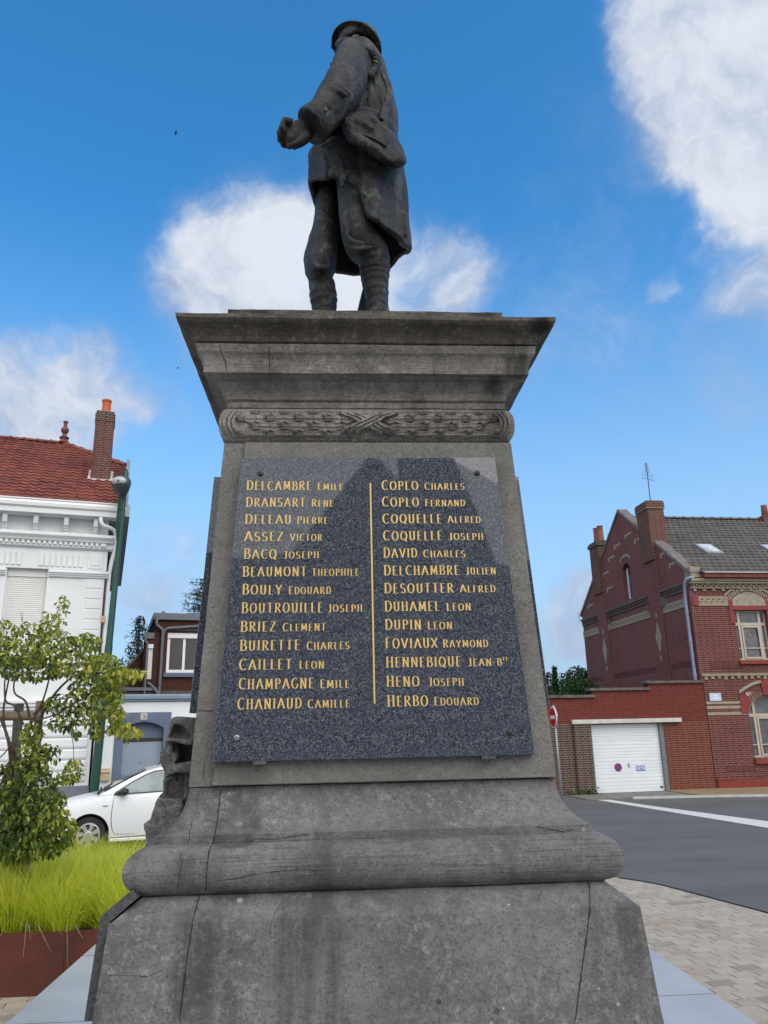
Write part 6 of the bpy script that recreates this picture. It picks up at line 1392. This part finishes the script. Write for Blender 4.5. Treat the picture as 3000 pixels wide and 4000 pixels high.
# leaf clusters: (pixel x, pixel y, radius px x, radius px y, leaf count, depth, light share)
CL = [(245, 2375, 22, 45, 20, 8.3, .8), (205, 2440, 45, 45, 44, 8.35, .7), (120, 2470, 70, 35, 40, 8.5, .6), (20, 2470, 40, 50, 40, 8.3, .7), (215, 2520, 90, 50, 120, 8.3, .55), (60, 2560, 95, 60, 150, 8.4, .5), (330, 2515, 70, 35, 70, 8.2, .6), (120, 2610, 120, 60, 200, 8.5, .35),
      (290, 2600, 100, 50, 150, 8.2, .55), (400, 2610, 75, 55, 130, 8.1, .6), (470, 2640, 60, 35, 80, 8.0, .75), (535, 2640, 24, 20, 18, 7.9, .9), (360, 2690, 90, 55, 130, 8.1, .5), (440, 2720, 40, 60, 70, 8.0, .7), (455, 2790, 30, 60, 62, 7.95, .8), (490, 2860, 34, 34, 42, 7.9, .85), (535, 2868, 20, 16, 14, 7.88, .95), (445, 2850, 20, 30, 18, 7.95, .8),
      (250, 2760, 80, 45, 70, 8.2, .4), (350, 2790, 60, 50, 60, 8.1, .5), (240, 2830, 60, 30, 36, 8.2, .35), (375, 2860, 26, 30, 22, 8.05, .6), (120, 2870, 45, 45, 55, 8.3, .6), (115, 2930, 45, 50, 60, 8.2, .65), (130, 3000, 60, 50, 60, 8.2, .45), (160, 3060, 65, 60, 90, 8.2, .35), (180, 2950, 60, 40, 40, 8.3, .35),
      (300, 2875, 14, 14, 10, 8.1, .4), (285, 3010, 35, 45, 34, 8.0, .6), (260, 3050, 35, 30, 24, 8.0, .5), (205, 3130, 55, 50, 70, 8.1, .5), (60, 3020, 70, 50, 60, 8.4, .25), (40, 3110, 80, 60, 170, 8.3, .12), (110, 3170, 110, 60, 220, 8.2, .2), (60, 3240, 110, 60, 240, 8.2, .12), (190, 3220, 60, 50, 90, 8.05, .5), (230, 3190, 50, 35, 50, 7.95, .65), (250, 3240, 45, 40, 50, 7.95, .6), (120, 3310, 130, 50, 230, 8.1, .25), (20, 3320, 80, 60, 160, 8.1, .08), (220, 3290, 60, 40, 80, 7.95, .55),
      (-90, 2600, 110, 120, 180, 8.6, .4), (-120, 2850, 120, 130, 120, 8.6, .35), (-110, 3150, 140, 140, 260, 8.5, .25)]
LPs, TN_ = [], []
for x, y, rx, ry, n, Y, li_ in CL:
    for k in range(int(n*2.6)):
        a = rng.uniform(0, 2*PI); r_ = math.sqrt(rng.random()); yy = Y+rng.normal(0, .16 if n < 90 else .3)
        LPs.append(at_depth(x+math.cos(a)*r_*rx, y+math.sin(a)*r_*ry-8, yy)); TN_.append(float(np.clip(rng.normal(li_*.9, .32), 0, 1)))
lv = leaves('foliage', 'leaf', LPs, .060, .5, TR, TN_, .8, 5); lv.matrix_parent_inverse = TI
mb = MB(); 
def br(pts, r0, r1):
    q_ = [Vector(p) for p in cat_rom([tuple(at_depth(x, y, Y)) for x, y, Y in pts], 5)]; n = len(q_); mb.tube(q_, [r0+(r1-r0)*i/(n-1) for i in range(n)], 7)
b_ = (70, 3420, 8.5)
for pts, r0, r1 in (([b_, (90, 3250, 8.4), (95, 3080, 8.35), (140, 2900, 8.3), (180, 2760, 8.3), (290, 2640, 8.2), (420, 2630, 8.0)], .03, .006), ([(60, 3420, 8.5), (55, 3200, 8.4), (45, 3000, 8.4), (20, 2850, 8.4), (-60, 2700, 8.5)], .03, .008), ([(95, 3080, 8.35), (60, 2960, 8.3), (15, 2820, 8.3), (25, 2700, 8.3), (60, 2560, 8.4)], .018, .006),
     ([(90, 2830, 8.25), (60, 2760, 8.2), (20, 2730, 8.2), (20, 2600, 8.3), (10, 2480, 8.3)], .014, .004), ([(115, 2800, 8.25), (100, 2740, 8.25), (55, 2700, 8.3), (70, 2600, 8.3), (120, 2480, 8.4)], .014, .004), ([(120, 2830, 8.25), (170, 2730, 8.2), (200, 2600, 8.25), (200, 2450, 8.3), (240, 2360, 8.3)], .012, .003),
     ([(130, 2790, 8.25), (200, 2740, 8.2), (300, 2720, 8.1), (380, 2680, 8.05)], .009, .003), ([(115, 2820, 8.2), (220, 2790, 8.1), (300, 2740, 8.05), (430, 2690, 8.0), (500, 2850, 7.9)], .009, .003), ([(-10, 3100, 8.3), (60, 2910, 8.25), (0, 2960, 8.2)], .012, .006), ([(30, 3200, 8.3), (90, 3000, 8.2), (20, 2870, 8.2)], .014, .007), ([(268, 2830, 8.1), (285, 2900, 8.08), (288, 2970, 8.05)], .005, .003), ([(20, 3330, 8.3), (60, 3180, 8.2), (110, 3040, 8.2), (100, 2950, 8.2)], .014, .006),
     ([(85, 2470, 8.4), (87, 2430, 8.4), (90, 2390, 8.4)], .004, .002), ([(87, 2430, 8.4), (78, 2385, 8.4)], .003, .0015)): br(pts, r0, r1)
tk = mb.build('trunk', 'bark', TR, smooth=True); tk.matrix_parent_inverse = TI
SK = thing('tree_stake', 'weathered round timber stakes and crossbar holding up the shrub tree', 'tree stake', (-3.1, 8.45, PH-.06)); KI = Matrix.Translation((3.1, -8.45, -(PH-.06)))
def post(name, pts, r, m):
    mb = MB(); mb.tube([Vector(p) for p in pts], r, 14); o = lump(mb.build(name, m, SK, smooth=True, auto=50), .004, pts[0].x, cuts=False); o.matrix_parent_inverse = KI
a = at_depth(157, 2738, 8.55); b = at_depth(118, 3200, 8.55); b2 = b+(b-a)*((a.z-.42)/(a.z-b.z)-1); post('post', [b2, b, a], .043, 'wood')
a = at_depth(75, 2750, 8.95); b = at_depth(45, 3150, 8.95); b2 = b+(b-a)*((a.z-.42)/(a.z-b.z)-1); post('post', [b2, b, a], .05, 'wood_grey')
post('crossbar', [at_depth(-260, 2795, 8.46), at_depth(0, 2797, 8.46), at_depth(165, 2797, 8.46)], .046, 'wood')

# ------------------------------------------------------------------ background trees
def conifer(name, label, base, h, r, seed, nb=42, thin=False):
    t = thing(name, label, 'tree', base); rr = np.random.default_rng(seed)
    mb = MB(); mb.tube([(0, 0, 0), (.05, 0, h*.5), (0, 0, h)], [h*.018, h*.012, .015], 8); mb.build('trunk', 'bark_dark', t)
    pts = []; bm_ = MB()
    for i in range(nb):
        f = (i+.5)/nb; z = h*(.18+.82*f); L = r*(1-f)**.8*(1-.25*(f < .12))+.12; 
        for k in range(5):
            a = i*2.4+k*2*PI/5+rr.uniform(-.4, .4); l = L*rr.uniform(.65, 1.15); 
            p0 = Vector((0, 0, z)); p1 = Vector((math.cos(a)*l, math.sin(a)*l, z-l*.12+l*.22*(f > .3))); m_ = (p0+p1)/2+Vector((0, 0, l*.10)); bm_.tube([p0, m_, p1], [.022, .015, .005], 4)
            for j in range(max(5, int(l*(13 if thin else 20)))):
                g = .25+.75*rr.random(); q = p0*(1-g)**2+m_*2*g*(1-g)+p1*g*g; pts.append(q+Vector((rr.normal(0, .07), rr.normal(0, .07), -abs(rr.normal(0, .07 if thin else .10)))))
    bm_.build('branches', 'bark_dark', t)
    o = leaves('crown', 'conifer', pts, .24, .22, t, None, .5, seed); return t
p = at_depth(545, 2430, 34); conifer('spruce_tree', 'dark ragged spruce tree between the white house and brick outhouse', (p.x, 34, 0), p.z+.3, 1.25, 3, 44, True)
def cedar(name, label, base, h, r, seed):
    t = thing(name, label, 'tree', base); rr = np.random.default_rng(seed)
    mb = MB(); mb.tube([(0, 0, 0), (.1, 0, h*.6), (0, 0, h)], [.22, .14, .02], 8); mb.build('trunk', 'bark_dark', t); pts = []; bm_ = MB()
    for i in range(26):
        f = i/25; z = h*(.45+.55*f); L = r*(1.05-f)**.9+.25
        for k in range(4):
            a = i*2.1+k*PI/2+rr.uniform(-.5, .5); l = L*rr.uniform(.6, 1.2); p0 = Vector((0, 0, z)); p1 = p0+Vector((math.cos(a)*l, math.sin(a)*l, l*rr.uniform(-.02, .16))); bm_.tube([p0, (p0+p1)/2+Vector((0, 0, .05)), p1], [.035, .02, .006], 4)
            for j in range(int(l*30)):
                g = .2+.8*rr.random(); q = p0.lerp(p1, g); w = .5*(1-g)+.14; pts.append(q+Vector((rr.normal(0, w*.35), rr.normal(0, w*.35), rr.normal(.0, .05))))
    bm_.build('branches', 'bark_dark', t); leaves('crown', 'conifer', pts, .22, .20, t, None, -.6, seed); return t
p = at_depth(800, 2268, 36); cedar('cedar_tree', 'dark layered cedar tree rising above the flat brick roof', (p.x, 36, 0), p.z, 2.6, 9)
def broad(name, label, base, crowns, seed, m='far_leaf', size=.2, group=None):
    t = thing(name, label, 'tree', base, 0, group); rr = np.random.default_rng(seed); pts, tn = [], []; mb = MB()
    for cx, cy, cz, r, n in crowns:
        mb.tube([(0, 0, 0), (cx*.4, cy*.4, cz*.6), (cx, cy, cz)], [.2, .12, .03], 6)
        for k in range(n):
            d = Vector(rr.normal(0, 1, 3)).normalized(); f = rr.random()**.4; lump_ = 1+.25*noise.noise(d*2.2+Vector((cx, seed, 0))); q = Vector((cx, cy, cz))+d*r*f*lump_; q.z = cz+(q.z-cz)*.9; pts.append(q); tn.append(float(np.clip(.25+.45*noise.noise(q*1.6)+rr.normal(0, .18), 0, 1)))
    mb.build('trunk', 'bark_dark', t); leaves('crown', m, pts, size, .6, t, tn, .2, seed); return t
p = at_depth(2262, 2655, 40); broad('leafy_tree', 'rounded dark green tree above the garage wall next to the house gable', (p.x, 40, 0), [(0, 0, p.z-.2, 1.0, 1300), (.9, .3, p.z-.3, 1.0, 900), (-.7, 0, p.z-1.0, .9, 900), (.5, 0, p.z-1.5, 1.3, 900)], 21)
p = at_depth(2262, 2690, 33); broad('leafy_shrub', 'pale grey green bushy shrub just above the garage wall coping', (p.x, 33, 0), [(0, 0, p.z-.1, .75, 1000), (.6, 0, p.z-.35, .7, 700), (-.5, 0, p.z-.5, .6, 500)], 22, 'cypress', .13)
p = at_depth(2165, 2605, 34); t = thing('cypress_tree', 'narrow pointed cypress above the left end of garage wall', 'tree', (p.x, 34, 0)); pts, tn = [], []
for k in range(2600):
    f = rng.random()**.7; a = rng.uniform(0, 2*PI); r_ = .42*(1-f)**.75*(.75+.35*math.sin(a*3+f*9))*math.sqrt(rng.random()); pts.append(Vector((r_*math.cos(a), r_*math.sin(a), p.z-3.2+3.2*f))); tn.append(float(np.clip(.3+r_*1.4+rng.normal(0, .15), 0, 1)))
leaves('crown', 'cypress', pts, .13, .25, t, tn, -1.8, 33); mb = MB(); mb.tube([(0, 0, 0), (0, 0, p.z-.5)], [.1, .02], 7); mb.build('trunk', 'bark_dark', t)
p = at_depth(2120, 2640, 42); broad('leafy_tree', 'distant dark green tree behind the narrow pointed cypress', (p.x, 42, 0), [(0, 0, p.z-.8, 1.2, 900), (1.3, .5, p.z-1.2, 1.1, 800)], 24)
# weeds at the foot of the garage pier
for i, (x, y, n, lab) in enumerate(((2300, 3105, 70, 'green weed clump at the foot of the garage door pier'), (2237, 3118, 34, 'small low weed clump near the sign pole foot'))):
    g = at_depth(x, y, 24.15); g.z = .0
    d_ = g-CAM; g = GL(-4.42-.42*i, -.16-.02*i, .02); t = thing('weed_clump', lab, 'weed', g, 0, 'weeds along the garage wall')
    leaves('leaves', 'weed', [Vector((rng.normal(0, .20), rng.normal(0, .05), abs(rng.normal(.05, .07)))) for _ in range(n)], .11, .5, t, None, -1, 60+i)

# ------------------------------------------------------------------ birds
for (x, y, L, lab) in ((686, 520, 1.0, 'larger dark bird gliding high left of the statue'), (694, 1438, .6, 'tiny dark bird low in the sky beside the cornice')):
    p = at_depth(x, y, 60); t = thing('bird', lab, 'bird', p, math.radians(20), 'birds in the sky')
    mb = MB(); mb.tube([(-.16*L, 0, -.02), (-.08*L, 0, 0), (.06*L, 0, 0), (.17*L, 0, .02), (.22*L, 0, .01)], [.012*L, .03*L, .045*L, .03*L, .004*L], 8); mb.build('body', 'bird', t, smooth=True)
    mb = MB()
    for s_ in (-1, 1):
        A_ = [(.05*L, s_*.02*L, .02*L), (.09*L, s_*.18*L, .07*L), (-.02*L, s_*.36*L, .05*L)]; B_ = [(-.06*L, s_*.02*L, .02*L), (-.03*L, s_*.18*L, .065*L), (-.05*L, s_*.36*L, .05*L)]
        mb.add([Vector(v)+Vector((0, 0, h)) for h in (0, .006) for v in A_+B_], [(0, 1, 4, 3), (1, 2, 5, 4), (6, 9, 10, 7), (7, 10, 11, 8), (0, 3, 9, 6), (2, 8, 11, 5), (0, 6, 7, 1), (1, 7, 8, 2), (3, 4, 10, 9), (4, 5, 11, 10)])
    mb.build('wings', 'bird', t)

# ------------------------------------------------------------------ church behind the viewer (mirrored in the polished plaque)
CH = thing('church', 'dark brick church with a steep gable and tower, mirrored in the plaque', 'church', (0, -24, 0))
mb = MB(); mb.prism([(-12, 0), (11, 0), (11, 10.6), (5.0, 11.4), (1.55, 15.9), (-1.6, 11.7), (-12, 11.0)], -3, 0, 'y'); mb.build('nave', 'church_brick', CH)
mb = MB(); mb.box(2.85, 4.65, -2.8, -.2, 10.2, 20.5); mb.prism([(4.67, 9.9), (4.67, 17.2), (5.9, 13.6), (6.9, 9.9)], -2.9, -.3, 'y'); mb.prism([(2.6, 20.5), (4.9, 20.5), (3.75, 25)], -2.8, -.2, 'y'); mb.build('tower', 'church_brick', CH)
mb = MB(); mb.prism([(-1.85, 11.55), (1.55, 16.15), (5.2, 11.3), (5.0, 11.2), (1.55, 15.92), (-1.6, 11.5)], -3.2, .25, 'y'); mb.build('roof', 'slate', CH)
